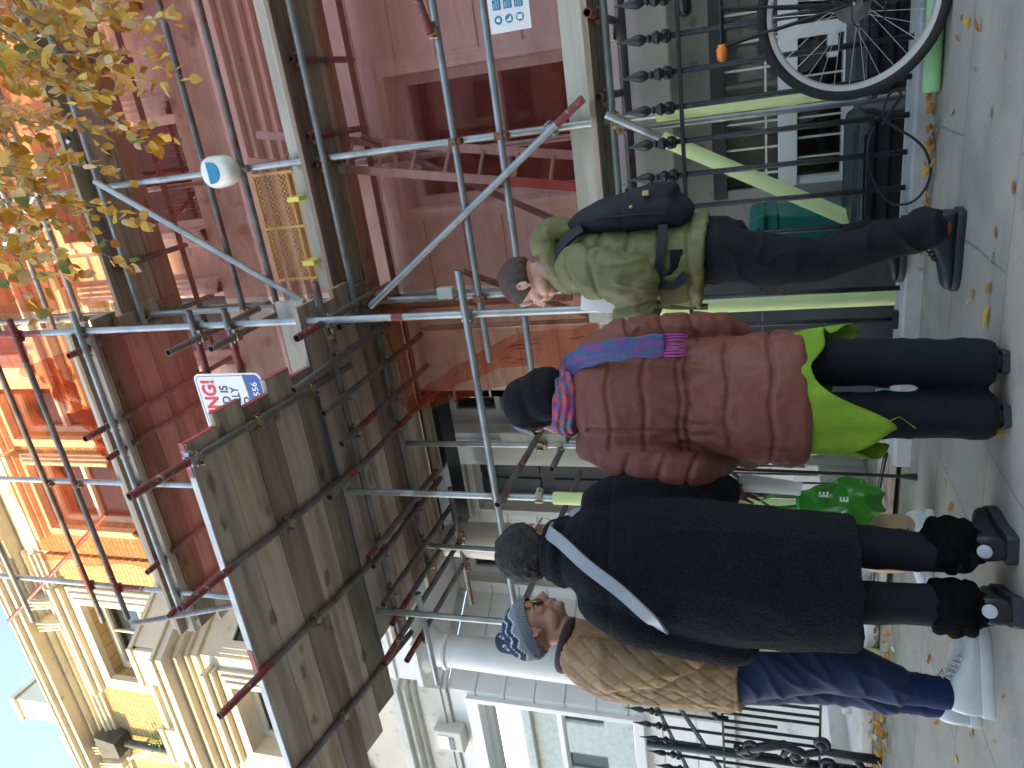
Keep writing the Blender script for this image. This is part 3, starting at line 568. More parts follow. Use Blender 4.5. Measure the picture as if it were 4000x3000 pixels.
# long low tube, deck ledgers
tube('ledger', (-.90, 4.03, 2.41), (-3.75, 4.03, 2.40), red=None); coupler((-1.2, 4.06, 2.41), (0, 0, 1), (1, -.6, 0), 'grey_coupler'); coupler((-2.5, 4.06, 2.405), (1, 0, 0), (0, -1, 0), 'rust_coupler'); coupler((-3.57, 4.06, 2.4), (1, 0, 0))
tube('ledger', (-.95, 4.2, 3.53), (-4.0, 4.24, 3.53), 'steel_dull'); tube('ledger', (-1.35, 4.86, 3.53), (-3.65, 4.9, 3.53), 'steel_dull')
tube('transom', (-3.42, 3.86, 2.36), (-3.42, 6.1, 2.36), 'steel_dull'); tube('transom', (-2.47, 3.93, 2.36), (-2.47, 6.2, 2.36), 'steel_dull', red=[(.5, .7)]); tube('transom', (-2.62, 4.7, 2.2), (-2.62, 6.2, 2.2), 'steel_dull')
for x, y in ((-2.57, 5.0), (-3.6, 5.0)): coupler((x, y-.02, 2.36), (0, 1, 0), (1, 0, 0), 'brass_coupler'); coupler((x, y, 2.2), (0, 0, 1), (1, -1, 0), 'brass_coupler')
coupler((-2.5, 4.1, 2.12), (0, 0, 1), (1, -1, 0), 'brass_coupler'); coupler((-3.57, 4.1, 2.05), (0, 0, 1), (1, -1, 0), 'grey_coupler')
for x, ya, yb, m_, red in ((-1.21, 3.78, 4.9, 'steel_dull', [(0, .25)]), (-1.30, 4.28, 5.2, 'steel_dull', None), (-1.49, 4.33, 5.4, 'steel_dull', None), (-1.5, 3.62, 5.7, 'steel_dull', [(.95, 1.25)]), (-1.77, 3.86, 5.5, 'steel_dull', None),
        (-2.06, 3.98, 5.5, 'steel_dull', [(.28, .5)]), (-2.32, 3.7, 5.35, 'steel_dull', [(.28, .36), (1.0, 1.3)]), (-3.0, 3.97, 5.3, 'steel_dull', [(0, .12)]), (-3.1, 4.0, 5.35, 'steel_dull', [(.9, 1.3)]), (-3.46, 4.01, 5.5, 'steel_dull', None), (-3.69, 4.07, 5.6, 'steel_dull', [(0, .35)])):
    tube('transom', (x, ya, 3.475), (x, yb, 3.475), m_, red=red)
    if ya > 3.7: coupler((x, 4.2, 3.50), (0, 1, 0), (0, 0, -1))
    if yb > 4.95: coupler((x, 4.87, 3.50), (0, 1, 0), (0, 0, -1))
for x, ya, yb, red in ((-3.80, 3.76, 5.6, [(0, .3)]), (-4.05, 4.07, 5.9, [(0, .3)])): tube('transom', (x, ya, 3.42), (x, yb, 3.42), 'steel_dull', red=red)
tube('ledger', (-3.2, 5.35, 3.40), (-4.5, 5.35, 3.40), 'steel_dull'); tube('ledger', (-3.6, 4.35, 3.36), (-4.55, 4.35, 3.36), 'steel')
for x, y in ((-3.8, 4.35), (-4.05, 4.35), (-3.69, 5.35), (-3.8, 5.35), (-4.05, 5.35)): coupler((x, y, 3.39), (0, 1, 0), (0, 0, -1))
# protruding putlogs with red ends
for P_, z in ((Z2(1590, 80), 1.58), (Z2(1670, 628), 1.58), (Z5(1745, 475), 1.58), (Z1(1905, 375), 3.62), (Z1(2025, 878), 3.62), (Z1(2078, 1062), 3.62), (Z4(740, 75), 5.66), (Z1(85, 380), 5.66)):
    p = atz(*P_, z); y0 = min(max(p.y, 4.35), 4.66); x = at(*P_, y0).x; tube('putlog', (x, y0, z), (x, 5.5, z), 'steel_dull', red=[(0, .3)]); coupler((x, P1Y-.03, z-.02), (0, 1, 0), (0, 0, -1))
for P_ in (Z4(445, 645), Z4(550, 1180), Z4(700, 1305), Z7(950, 390), Z7(1090, 670)):
    p = atz(*P_, 5.62); y0 = min(max(p.y, 3.5), 4.0); x = at(*P_, y0).x; tube('putlog', (x, y0, 5.62), (x, 5.6, 5.62), 'steel_dull', red=[(0, .18)]); coupler((x, P0Y-.03, 5.6), (0, 1, 0), (0, 0, -1))
for P_, z in ((Z4(1085, 625), 4.47), (Z4(1360, 600), 4.17)):
    p = atz(*P_, z); tube('putlog', (p.x, p.y, z), (p.x, 4.9, z), 'steel_dull'); coupler((p.x, P0Y-.04, z), (0, 1, 0), (0, 0, 1), 'brass_coupler')
# braces
def brace(a, b, y, m_='steel', red=None, y2=None): return tube('brace', at(*a, y), at(*b, y if y2 is None else y2), m_, red=red)
brace((1259, 213), (800, 662), 4.65, 'steel', red=[(0, .22)]); coupler(at(1190, 277, 4.68), at(1259, 213, 4.65)-at(800, 662, 4.65), (0, -1, 0), 'grey_coupler'); coupler(at(823, 640, 4.68), at(1259, 213, 4.65)-at(800, 662, 4.65), (0, -1, 0), 'brass_coupler')
brace((205, 392), (662, 655), 4.64); brace((896, -20), (930, 72), 4.55, 'steel_red'); coupler(at(935, 68, 4.62), (0, 0, 1), (0, -1, 0), 'brass_coupler')
brace((-10, 560), (150, 300), 4.62); brace((288, 1347), (532, 1304), 4.0, 'steel_dull'); brace((20, 1340), (230, 1110), 4.9, 'steel_red')
b0, b1 = at(1309, 248, 4.62), at(1836, 473, 4.62); tube('brace', b0, b1); MB().tube(b0.lerp(b1, .235), b1, .043, 18, True).build('foam_sleeve', 'foam', sf, smooth='auto'); coupler(at(1330, 262, 4.66), (0, 0, 1), (1, -1, 0), 'brass_coupler'); coupler(at(1345, 268, 4.66), b1-b0, (0, -1, 0), 'brass_coupler')
for y_ in (5.2,): tube('brace', (-1.1, y_, 1.6), (-.1, y_, 3.5), 'steel_dull'); tube('brace', (-2.0, y_+.1, 1.0), (-1.2, y_+.1, 2.9), 'steel_dull'); tube('guard_rail', (-1.4, 5.1, 2.0), (-1.4, 5.1, 3.6), 'steel_dull')
tube('standard', (-1.62, 5.2, 1.0), (-1.62, 5.2, 3.3), 'steel')
# boards
BM = ['board_a', 'board_b', 'board_a', 'board_d', 'board_b', 'board_c', 'board_a']
def board(name, x0, x1, y0, y1, z0, z1, m_, mx=None, band=True):
    mb = MB(); mb.box(x0, x1, y0, y1, z0, z1, mx); return mb.build(name, m_, sf, bevel=.004)
for z in (1.60, 3.64, 5.68, 7.7):
    for i in range(5):
        y0 = 4.62+i*.165 if False else 4.58+i*.232
        for j, (xa, xb) in enumerate(((-1.42+.05*(i % 2), .9+.3*(i % 3)), (.92+.3*(i % 3), 3.3))):
            if y0 < 5.2: board('deck_board', xa, xb, y0, min(y0+.222, 5.48), z, z+.038, BM[(i*2+j+int(z)) % 7])
    board('toe_board', -1.12 if z > 3 else -1.50, 3.3, P1Y+.03, P1Y+.068, z+.02 if z > 2 else z-.0+.0, z+.245 if z > 2 else z+.215, 'board_pale')
for i in range(7):
    y0 = 4.03+i*.232
    if i < 6: board('deck_board', -1.08-.06*(i % 2)-(.12 if i > 3 else 0), -3.85-.12*((i*2) % 3), y0, y0+.222, 3.60, 3.638, BM[(i*3+1) % 7])
board('deck_board', -1.5, -3.2, 5.46, 5.66, 3.60, 3.638, 'board_a')
for z in (5.66,):
    for i in range(5): y0 = 4.05+i*.232; board('deck_board', -1.2+.05*(i % 2), -4.05-.1*(i % 3), y0, y0+.222, z, z+.038, BM[(i*3+2) % 7])
    board('toe_board', -1.13, -4.07, P0Y+.03, P0Y+.068, z-.08, z+.17, 'board_pale')
p = at(*Z4(1740, 290), 4.05); board('toe_board', -1.06, -1.9, P0Y+.045, P0Y+.083, 3.62, 3.85, 'board_pale')
sb = MB()
sb.path([(-1.2, 4.02, 3.59), (-1.9, 4.0, 3.585), (-2.6, 4.02, 3.59), (-3.3, 4.0, 3.585), (-3.9, 4.02, 3.59)], [.006, .009, .006, .008, .006], 6); sb.build('blue_rope', 'sign_navy', sf)
sb = MB(); sb.box(-1.3, -3.9, 5.42, 5.455, 3.588, 3.598); sb.box(-1.8, -3.9, 5.67, 5.95, 3.54, 3.6); sb.build('plastic_sheet', 'sheet_black', sf)
# fan: planks on tilted poles
FA = math.atan2(.21, 1.5)
FM = Matrix.Translation((0, 4.06, 3.585)) @ Matrix.Rotation(-FA, 4, 'X')
for i in range(5):
    ya = -.0-i*.225; mb = MB(); xr = (-1.50, -1.43, -1.52, -1.46, -1.54)[i]; xl = (-4.42, -4.6, -4.75, -4.9, -5.05)[i]
    mb.box(xr, xl, ya-.222, ya, .024, .062, FM); o = mb.build('fan_board', ('board_c', 'board_b', 'board_d', 'board_a', 'board_b')[i], sf, bevel=.004)
    e = MB(); e.box(xr+.001, xr+.005, ya-.222, ya, .023, .063, FM); e.build('painted_end', 'red_paint', o)
e = MB(); e.box(-1.54, -5.05, -1.136, -1.127, .02, .068, FM); e.build('edge_strip', 'white_paint', sf)
for a_, b_ in ((-1.53, -1.75), (-3.0, -3.2)): e = MB(); e.box(a_, b_, -1.142, -1.137, .022, .066, FM); e.build('edge_paint', 'red_paint', sf)
for x, ln, red in ((-1.63, 1.55, [(.0, .42)]), (-2.38, 1.5, [(0, .38)]), (-3.17, 1.5, [(0, .45)]), (-4.06, 1.3, None)):
    p = FM @ V3(x, -ln, -.003); q = FM @ V3(x, .35, -.003); tube('fan_pole', p, q, 'steel_dull', red=red)
    for t_ in ((-1.1, -.62, -.1) if x > -2 else (-.6,)): coupler(FM @ V3(x, t_, .0), (0, 1, -.14), (0, 0, -1), 'brass_coupler')
    if x > -2: coupler(FM @ V3(x, -1.14, 0), (0, 1, -.14), (0, 0, 1), 'grey_coupler')

# ------------------------------------------------------------------ netting sheets
def net(name, label, x0, x1, z0, z1, y, m_='net', seed=0, sag=.05, top_sag=0, amp=.045, outline=None, nx=80, nz=34, lean=0):
    random.seed(seed); mb = MB(); g = []
    for i in range(nx+1):
        row = []
        for j in range(nz+1):
            u, v = i/nx, j/nz; x = x0+(x1-x0)*u; zt = z1-top_sag*math.sin(PI*min(1, (u*3) % 1)); z = z0+(zt-z0)*v
            d = mnoise.noise(V3(x*1.1+seed*7, z*2.2, seed))*amp*2.2+mnoise.noise(V3(x*7+z*2.0, z*1.2, seed+5))*amp*.7+abs(mnoise.noise(V3((x+z)*2.3, (x-z)*.7, seed)))*amp*1.3
            row.append(V3(x, y+d*math.sin(PI*min(1, max(0, v*.9+.1)))+lean*v, z+sag*math.sin(u*9+seed)*(.3 if v > .9 else 0)))
        g.append(row)
    k = len(mb.v)
    for r in g: mb.v += [tuple(p) for p in r]
    for i in range(nx):
        for j in range(nz): a = k+i*(nz+1)+j; mb.f.append((a, a+nz+1, a+nz+2, a+1))
    return mb.build(name, m_, None, smooth=True, cat='netting', label=label, base=(x0, y, z0))
NR = 'debris netting sheets hung on the scaffold'
net('debris_netting', 'red netting behind the young man, lowest lift right of the posts', -1.22, 3.2, 1.74, 3.50, 4.86, seed=1)
net('debris_netting', 'dark red netting above the alarm box, middle lift on the right', -1.2, 3.2, 3.74, 5.50, 4.86, seed=2, top_sag=.04)
net('debris_netting', 'sun tinted red netting behind the hanging leaves, top lift on the right', -1.2, 3.2, 5.78, 7.6, 4.86, 'net_orange_sun_tint', seed=3)
net('debris_netting', 'topmost red netting strip above the leaves', -1.2, 3.2, 7.7, 9.6, 4.88, 'net', seed=4)
net('debris_netting', 'creased red netting beside the warning sign above the plank fan', -3.72, -1.22, 3.9, 5.60, 4.24, seed=5, amp=.05)
net('debris_netting', 'sun tinted netting left of the tall pole, above the pale toe board', -3.5, -1.22, 5.78, 7.35, 4.24, 'net_orange_sun_tint', seed=6, amp=.06, top_sag=.12)
net('debris_netting', 'uppermost sun tinted netting beside the sunlit facade', -3.3, -1.22, 7.7, 9.8, 4.24, 'net_orange_sun_tint', seed=8, amp=.06)
def free_net(name, label, A, B, m_, seed, amp=.05, n=36):        # two edge polylines A, B sewn together
    mb = MB(); g = []
    def along(P, u): u *= len(P)-1; i = min(int(u), len(P)-2); return Vector(P[i]).lerp(Vector(P[i+1]), u-i)
    for i in range(n+1):
        a, b = along(A, i/n), along(B, i/n); g.append([a.lerp(b, j/14)+V3(0, mnoise.noise(V3(i*.35, j*.9, seed))*amp+mnoise.noise(V3(i*.1, j*2.1, seed+3))*amp*.8, 0) for j in range(15)])
    for r in g: mb.v += [tuple(p) for p in r]
    for i in range(n):
        for j in range(14): a = i*15+j; mb.f.append((a, a+15, a+16, a+1))
    return mb.build(name, m_, None, smooth=True, cat='netting', label=label, base=tuple(A[0]))
free_net('loose_netting', 'loose bright orange netting gathered in a slanting fold behind the hooded woman', [(-1.27, 4.9, 3.5), (-1.6, 4.95, 3.5), (-2.28, 5.0, 3.47)], [(-1.27, 4.9, 1.75), (-1.5, 4.9, 1.75), (-1.86, 4.95, 1.80)], 'net_orange_sun_tint', 3, .09)
free_net('loose_netting', 'rope of bunched orange netting hanging down from the deck corner', [(-2.30, 4.9, 3.46), (-2.02, 4.88, 3.0), (-1.84, 4.86, 2.5), (-1.86, 4.85, 1.8)], [(-2.1, 4.92, 3.40), (-1.86, 4.92, 2.95), (-1.62, 4.9, 2.45), (-1.55, 4.9, 1.8)], 'net_orange_sun_tint', 9, .1)
free_net('loose_netting', 'pink veil of netting sagging over the green plants', [(-1.5, 4.18, 6.5), (-2.0, 4.16, 6.0), (-2.6, 4.2, 5.85)], [(-1.35, 4.3, 5.8), (-2.0, 4.3, 5.8), (-2.7, 4.3, 5.8)], 'net_orange_sun_tint', 12, .12)

# ladder behind the netting
L0, L1 = at(*Z2(1510, 1180), 5.1), at(*Z1(1640, 990), 5.1); L0.z = 1.64
ld = thing('ladder', L0, 'ladder', 'pale alloy ladder with red painted foot leaning behind the red netting')
mb = MB(); off = V3(.085, .16, 0); d = (L1-L0).normalized()
s1 = MB(); s1.beam(L0-off*.6, L1-off*.6, .06, .028, (0, 1, 0)); s1.build('stile', 'alloy', ld); s1 = MB(); s1.beam(L0+off*.6+V3(.08, 0, 0), L1+off*.6+V3(.08, 0, 0), .06, .028, (0, 1, 0)); s1.build('stile', 'alloy', ld)
n_ = int((L1-L0).length/.26)
for i in range(n_): c = L0+d*(.15+i*.26); mb = MB().tube(c-off*.6, c+off*.6+V3(.08, 0, 0), .014, 8).build('rung', 'alloy', ld)
s1 = MB(); s1.beam(L0-off*.6-d*.002, L0-off*.6+d*.75, .064, .032, (0, 1, 0)); s1.build('red_band', 'red_paint', ld)

# yellow mesh barrier lying along the second deck
g0, g1 = V3(-.26, 4.93, 3.9), V3(-1.06, 4.93, 3.9)
yb = thing('mesh_barrier', g0, 'barrier', 'yellow plastic mesh barrier clipped above the toe board on the second lift')
fr = MB(); z0, z1 = 3.92, 4.27
for a, b in (((g0.x, z0), (g1.x, z0)), ((g0.x, z1), (g1.x, z1)), ((g0.x, z0), (g0.x, z1)), ((g1.x, z0), (g1.x, z1)), (((g0.x+g1.x)/2, z0), ((g0.x+g1.x)/2, z1)), ((g0.x, z0+.055), (g1.x, z0+.055))): fr.tube((a[0], 4.83, a[1]), (b[0], 4.83, b[1]), .012, 6)
fr.build('frame', 'yellow_mesh', yb); fr = MB()
for i in range(-9, 24):
    xa = g0.x-i*.038
    for sgn in (1, -1):
        p = V3(xa, 4.83, z0+.05); q = p+V3(-sgn*.3, 0, .3) if sgn > 0 else p+V3(.3, 0, .3)
        for k in range(2): pass
        xs = sorted((p.x, q.x)); 
        # clip to the frame
        t0, t1 = 0, 1
        for lo, hi in ((g1.x, g0.x),):
            dx = q.x-p.x; ta, tb = (lo-p.x)/dx, (hi-p.x)/dx; t0 = max(t0, min(ta, tb)); t1 = min(t1, max(ta, tb))
        if t1 > t0: fr.tube(p.lerp(q, t0), p.lerp(q, t1), .0035, 4)
fr.build('mesh', 'yellow_mesh', yb)
for x in (-.45, -.92): MB().box(x-.018, x+.018, 4.69, 4.84, 3.83, 3.93).build('clip', 'lime', yb, bevel=.004)

# ------------------------------------------------------------------ signs and boxes on the scaffold
def text(body, size, loc, m_, parent, rx=PI/2, rz=0, bold=0.0, width=None):
    cu = bpy.data.curves.new('lettering', 'FONT'); cu.body = body; cu.size = size; cu.extrude = .0008; cu.offset = bold; cu.align_x = 'LEFT'; cu.resolution_u = 3
    o = bpy.data.objects.new('lettering', cu); COL.objects.link(o); o.rotation_euler = (rx, 0, rz); cu.materials.append(M[m_]); o.parent = parent; o.location = Vector(loc)-Vector(parent['_base'])
    bpy.context.view_layer.update(); me = bpy.data.meshes.new_from_object(o); o2 = bpy.data.objects.new('lettering', me); COL.objects.link(o2); o2.parent = parent; o2.rotation_euler = (rx, 0, rz); o2.location = o.location
    if width and len(me.vertices):
        xs = [v.co.x for v in me.vertices]; s = width/(max(xs)-min(xs))
        for v in me.vertices: v.co.x *= s
    bpy.data.objects.remove(o); return o2
def rrect(x0, x1, z0, z1, r, n=5):
    P_ = []
    for cx_, cz_, a0 in ((x1-r, z1-r, 0), (x0+r, z1-r, PI/2), (x0+r, z0+r, PI), (x1-r, z0+r, 1.5*PI)):
        for i in range(n+1): a = a0+PI/2*i/n; P_.append((cx_+r*math.cos(a), cz_+r*math.sin(a)))
    return P_
SX0, SX1, SZ0, SZ1, SY = -2.30, -1.52, 4.01, 4.59, 4.0
ws = thing('warning_sign', (SX1, SY, SZ0), 'sign', 'white and blue scaffold warning sign half hidden by the plank fan')
MB().prism(rrect(SX0, SX1, SZ0, SZ1, .05), SY, SY+.006).build('panel', 'sign_white', ws)
bl = MB(); bl.prism([(SX0+.012, SZ0+.012), (SX1-.05, SZ0+.012), (SX1-.015, SZ0+.045), (SX1-.012, SZ0+.15), (SX1-.3, SZ0+.13), (SX0+.012, SZ0+.13)], SY-.002, SY-.0004); bl.build('blue_band', 'sign_blue', ws)
bl = MB(); bl.prism([(SX0+.012, SZ0+.131), (SX1-.3, SZ0+.131), (SX1-.012, SZ0+.151), (SX1-.012, SZ0+.158), (SX1-.3, SZ0+.139), (SX0+.012, SZ0+.138)], SY-.002, SY-.0004); bl.build('yellow_line', 'sign_yellow', ws)
bo = MB(); o_, i_ = rrect(SX0+.016, SX1-.016, SZ0+.016, SZ1-.016, .04), rrect(SX0+.021, SX1-.021, SZ0+.021, SZ1-.021, .036)
for i in range(len(o_)):
    j = (i+1) % len(o_); bo.quad((o_[i][0], SY-.0005, o_[i][1]), (o_[j][0], SY-.0005, o_[j][1]), (i_[j][0], SY-.0005, i_[j][1]), (i_[i][0], SY-.0005, i_[i][1]))
bo.build('border', 'sign_navy', ws)
text('WARNING!', .165, (SX1-.045-.66, SY-.002, SZ1-.165), 'sign_red', ws, bold=.005, width=.66)
text('SCAFFOLD IS', .10, (SX1-.095-.48, SY-.002, SZ1-.27), 'sign_navy', ws, bold=.0015, width=.48); text('ELECTRONICALLY', .10, (SX1-.11-.58, SY-.002, SZ1-.36), 'sign_navy', ws, bold=.001, width=.58)
text('ALARMED', .08, (SX1-.18-.36, SY-.002, SZ1-.44), 'sign_navy', ws, bold=.0015, width=.36); text('955 556', .07, (SX1-.07-.24, SY-.004, SZ0+.045), 'sign_white', ws, bold=.001, width=.24)
# safety notice
px, pz = at(1060, 75, 4.66).x, at(1060, 40, 4.66).z
pn = thing('safety_notice', (px, 4.66, pz-.26), 'sign', 'white notice with three blue circles and three blue squares tied to the guard rail')
x0, x1, z0, z1 = px, px+.40, pz-.245, pz+.01
MB().prism([(x0, z0+.0), (x1, z0), (x1, z1), (x0, z1)], 4.665, 4.668).build('panel', 'sign_white', pn)
for i in range(3):
    zc = z1-.055-.068*i; c = (x0+.07, 4.662, zc); m = MB(); m.lathe([(.024, 0), (.024, .002)], c, 20, (0, 1, 0)); m.build('blue_disc', 'sign_cyan', pn)
    m = MB()
    if i == 0: m.prism([(c[0]-.012, zc-.012), (c[0]+.012, zc-.012), (c[0]+.010, zc+.006), (c[0], zc+.014), (c[0]-.010, zc+.006)], 4.6605, 4.6615)
    elif i == 1: m.prism([(c[0]-.014, zc-.014), (c[0]+.013, zc-.014), (c[0]+.013, zc-.004), (c[0]+.0, zc), (c[0]-.002, zc+.014), (c[0]-.013, zc+.013)], 4.6605, 4.6615)
    else: m.prism([(c[0]-.013, zc-.015), (c[0]+.013, zc-.015), (c[0]+.013, zc+.012), (c[0]+.005, zc+.016), (c[0]-.005, zc+.016), (c[0]-.013, zc+.012)], 4.6605, 4.6615)
    m.build('pictogram', 'sign_white', pn)
    for k in range(3 if i < 9 else 1):
        xa = x0+.125+k*.09
        if k == 0 or True:
            m = MB(); m.box(xa, xa+.055, 4.6625, 4.6645, zc-.026, zc+.026); 
            if k == 0: m.build('blue_square', 'sign_cyan', pn); text(('Safety\nhelmets\nmust be', 'Safety\nfootwear\nmust be', 'High vis\njackets\nmust be')[i], .0135, (xa+.006, 4.6615, zc+.012), 'sign_white', pn)
# white dome alarm on the right-hand standard
ac = at(472, 371, 4.62); ab = thing('alarm_box', ac, 'alarm box', 'rounded white alarm box with a blue panel on the tall right scaffold post')
pr = [(ac.x+.115*math.cos(a)*(1 if math.sin(a) > 0 else .96), ac.z+(.16 if math.sin(a) < 0 else .12)*math.copysign(abs(math.sin(a))**.75, math.sin(a))) for a in np.linspace(0, 2*PI, 33)[:-1]]
m = MB(); k = []
for s_, yy in ((.9, 4.68), (1, 4.66), (1, 4.60), (.93, 4.57), (.7, 4.555), (.3, 4.55)): k.append([V3(ac.x+(x-ac.x)*s_, yy, ac.z+(z-ac.z)*s_) for x, z in pr])
m.rings(k); m.build('casing', 'white_plastic', ab, smooth=True)
m = MB(); m.prism([(ac.x+.075*math.cos(a), ac.z+.015-.075*math.sin(a)) for a in np.linspace(.0, PI, 12)]+[(ac.x-.075, ac.z+.035), (ac.x+.075, ac.z+.035)], 4.544, 4.56); m.build('panel', 'blue_label', ab)
gb_ = at(965, 633, 4.62); sb_ = thing('sensor_box', gb_, 'sensor', 'small grey box strapped to the scaffold post above the young man')
MB().box(gb_.x-.035, gb_.x+.045, 4.58, 4.64, gb_.z-.06, gb_.z+.06).build('casing', 'grey_plastic', sb_, bevel=.008)
for dz in (-.03, .03): MB().path([V3(gb_.x-.0+.03*math.cos(a)-.03, 4.70+.06*math.sin(a)-.02, gb_.z+dz) for a in np.linspace(0, 2*PI, 12)[:-1]], .004, 5, True).build('strap', 'black_gloss', sb_)

# ------------------------------------------------------------------ right railings with spear finials
def spear(mb, c, h, s=1.0, up=(0, 0, 1)):
    x, y, z = c
    mb.lathe([(.011*s, 0), (.026*s, .006), (.028*s, .014), (.016*s, .022), (.014*s, .035), (.02*s, .05), (.030*s, .062), (.024*s, .08), (.013*s, .092), (.020*s, .098), (.014*s, .106), (.012*s, .112), (.022*s, .128), (.027*s, .145), (.020*s, .175), (.008*s, .212), (.002, .25)], (x, y, z), 12)
    for k in range(4): a = PI/4+k*PI/2; mb.ball((x+.026*s*math.cos(a), y+.026*s*math.sin(a), z+.028), (.012*s, .012*s, .018), 7, 5); mb.ball((x+.022*s*math.cos(a), y+.022*s*math.sin(a), z+.066), (.010*s, .010*s, .014), 7, 5)
rl = thing('iron_railings', (-.5, 3.7, .075), 'railings', 'black iron railings with cast spear finials beside the bicycle')
m = MB(); m.box(-1.42, 4.0, 3.685, 3.715, 1.018, 1.036); m.build('top_rail', 'black_iron', rl, bevel=.002)
bars = [-1.40+.157*i for i in range(34)]
xs0 = at(1353, 390, 3.7).x; bars = [xs0+.1535*(i-6) for i in range(34)]
for i, x in enumerate(bars):
    b = MB(); b.path([(x, 3.7, .075), (x+.002*math.sin(i), 3.7+.002, .5), (x, 3.7, 1.06)], .0125, 8); o = b.build('bar', 'black_iron', rl, smooth=True)
    f_ = MB(); spear(f_, (x, 3.7, 1.055), .25); f_.build('finial', 'black_iron', o, smooth='auto')
for x in (bars[1], bars[3]): m = MB(); m.box(x-.04, x+.04, 3.675, 3.725, .075, .1); m.build('foot', 'black_iron', rl)
# dark hoarding panels left of the railings, gate post
hp = thing('dark_hoarding', (-1.75, 4.3, 0), 'panel', 'charcoal boarded panels standing behind the young mans legs')
for x0_, x1_, z0_, z1_ in ((-1.98, -1.66, .0, .62), (-1.98, -1.66, .625, 1.42), (-1.655, -1.02, -.85, .68), (-1.655, -1.02, .685, 1.42)): MB().box(x0_, x1_, 4.3, 4.33, z0_, z1_).build('board', 'dark_paint', hp, bevel=.004)
for x in (-1.66, -1.95, -1.02): MB().box(x-.03, x+.03, 4.33, 4.4, -.85, 1.4).build('post', 'dark_paint', hp)
gpst = MB(); gpst.box(-1.72, -1.68, 3.69, 3.73, .075, 1.15); gpst.box(-1.9, -1.72, 3.7, 3.715, .95, .99); gpst.box(-1.9, -1.72, 3.7, 3.715, .3, .33); gpst.path([(-1.74, 3.69, .6), (-1.78, 3.66, .62), (-1.78, 3.66, .7)], .012); gpst.build('gate_post', 'black_iron', cat='gate post', label='black iron gate post with hinge behind the green skirt', bevel=.003)

# left railings with scroll
lr = thing('scroll_gate_railings', (-4.2, 3.9, 0), 'railings', 'black iron stair railings with slanting rails, spear tips and a scrolled post')
m = MB(); a, b = V3(-3.75, 3.9, 1.50), V3(-4.9, 3.9, 1.12); m.beam(a, b, .03, .014); m.beam(a-V3(0, 0, .12), b-V3(0, 0, .30), .026, .02); m.beam((-3.7, 3.9, .97), (-4.75, 3.9, .97), .03, .014); m.beam((-3.7, 3.9, .36), (-4.9, 3.9, .36), .03, .014); m.build('rail', 'black_iron', lr)
for i in range(9):
    x = -3.82-.128*i; zt = 1.50+(x+3.75)*.33+.02; bm_ = MB(); bm_.tube((x, 3.9, .36 if i % 2 else .62), (x, 3.9, zt), .0105, 8)
    o = bm_.build('bar', 'black_iron', lr, smooth='auto'); f_ = MB(); spear(f_, (x, 3.9, zt-.03), .2, .8); f_.build('finial', 'black_iron', o, smooth='auto')
    b2 = MB(); b2.tube((x-.06, 3.9, .36), (x-.06, 3.9, .97), .0105, 8); b2.build('bar', 'black_iron', lr, smooth='auto')
def scroll(mb, c, r, turns, a0, hand=1, th=.022):
    P_ = [V3(c[0]+hand*r*(1-t_*.75)*math.cos(a0+t_*turns*2*PI), c[1], c[2]+r*(1-t_*.75)*math.sin(a0+t_*turns*2*PI)) for t_ in np.linspace(0, 1, 26)]; mb.path(P_, [th*(1-.35*t_) for t_ in np.linspace(0, 1, 26)], 8); mb.ball(P_[-1], th*1.5, 8, 6); return P_[0]
m = MB(); scroll(m, (-4.25, 3.86, .80), .085, 1.2, PI*.5, 1); scroll(m, (-4.28, 3.86, .50), .085, 1.2, PI*.5, -1); scroll(m, (-4.3, 3.86, .30), .07, 1.1, -PI/2, -1); scroll(m, (-4.13, 3.86, .36), .055, 1.1, PI, 1)
m.path([(-4.30, 3.86, .885), (-4.22, 3.86, .70), (-4.18, 3.86, .58), (-4.24, 3.86, .45), (-4.19, 3.86, .33), (-4.20, 3.86, .18), (-4.2, 3.86, .0)], [.026, .03, .03, .024, .026, .028, .03], 8)
m.path([(-4.2, 3.86, .16), (-4.3, 3.86, .1), (-4.42, 3.86, .08)], .024, 8); m.build('scroll', 'black_iron', lr, smooth=True)
m = MB(); m.path([(-3.7, 3.87, 1.03), (-3.98, 3.87, 1.04), (-4.03, 3.87, 1.0), (-4.03, 3.87, .93)], .02, 8); m.tube((-4.36, 3.9, 0), (-4.38, 3.9, 1.5), .03, 12); m.build('handrail', 'black_iron', lr, smooth=True)
m = MB(); m.box(-4.9, -3.3, 4.15, 5.4, 0, .09); m.box(-9, -4.9, 4.3, 5.58, 0, .22); m.build('stone_kerb', 'stucco_old', cat='kerb', label='weathered stone kerb below the scrolled railings', bevel=.02)
m = MB(); m.box(-3.98, -3.93, 4.3, 4.36, .0, 1.0); m.build('gate_post', 'dark_paint', cat='gate post', label='square dark grey post behind the navy trousers')
m = MB(); m.box(-9.5, -4.6, 5.2, 5.4, 0, .95); m.box(-9.5, -4.6, 5.15, 5.45, .95, 1.05); m.build('garden_wall', 'stucco_old', cat='wall', label='low weathered white wall under the bay window', bevel=.01)

def smooth_path(P_, k=6):
    P_ = [Vector(p) for p in P_]; o = []
    for i in range(len(P_)-1):
        p0, p1, p2, p3 = P_[max(i-1, 0)], P_[i], P_[i+1], P_[min(i+2, len(P_)-1)]
        for j in range(k):
            t_ = j/k; o.append(.5*((2*p1)+(p2-p0)*t_+(2*p0-5*p1+4*p2-p3)*t_*t_+(3*p1-p0-3*p2+p3)*t_**3))
    return o+[P_[-1]]
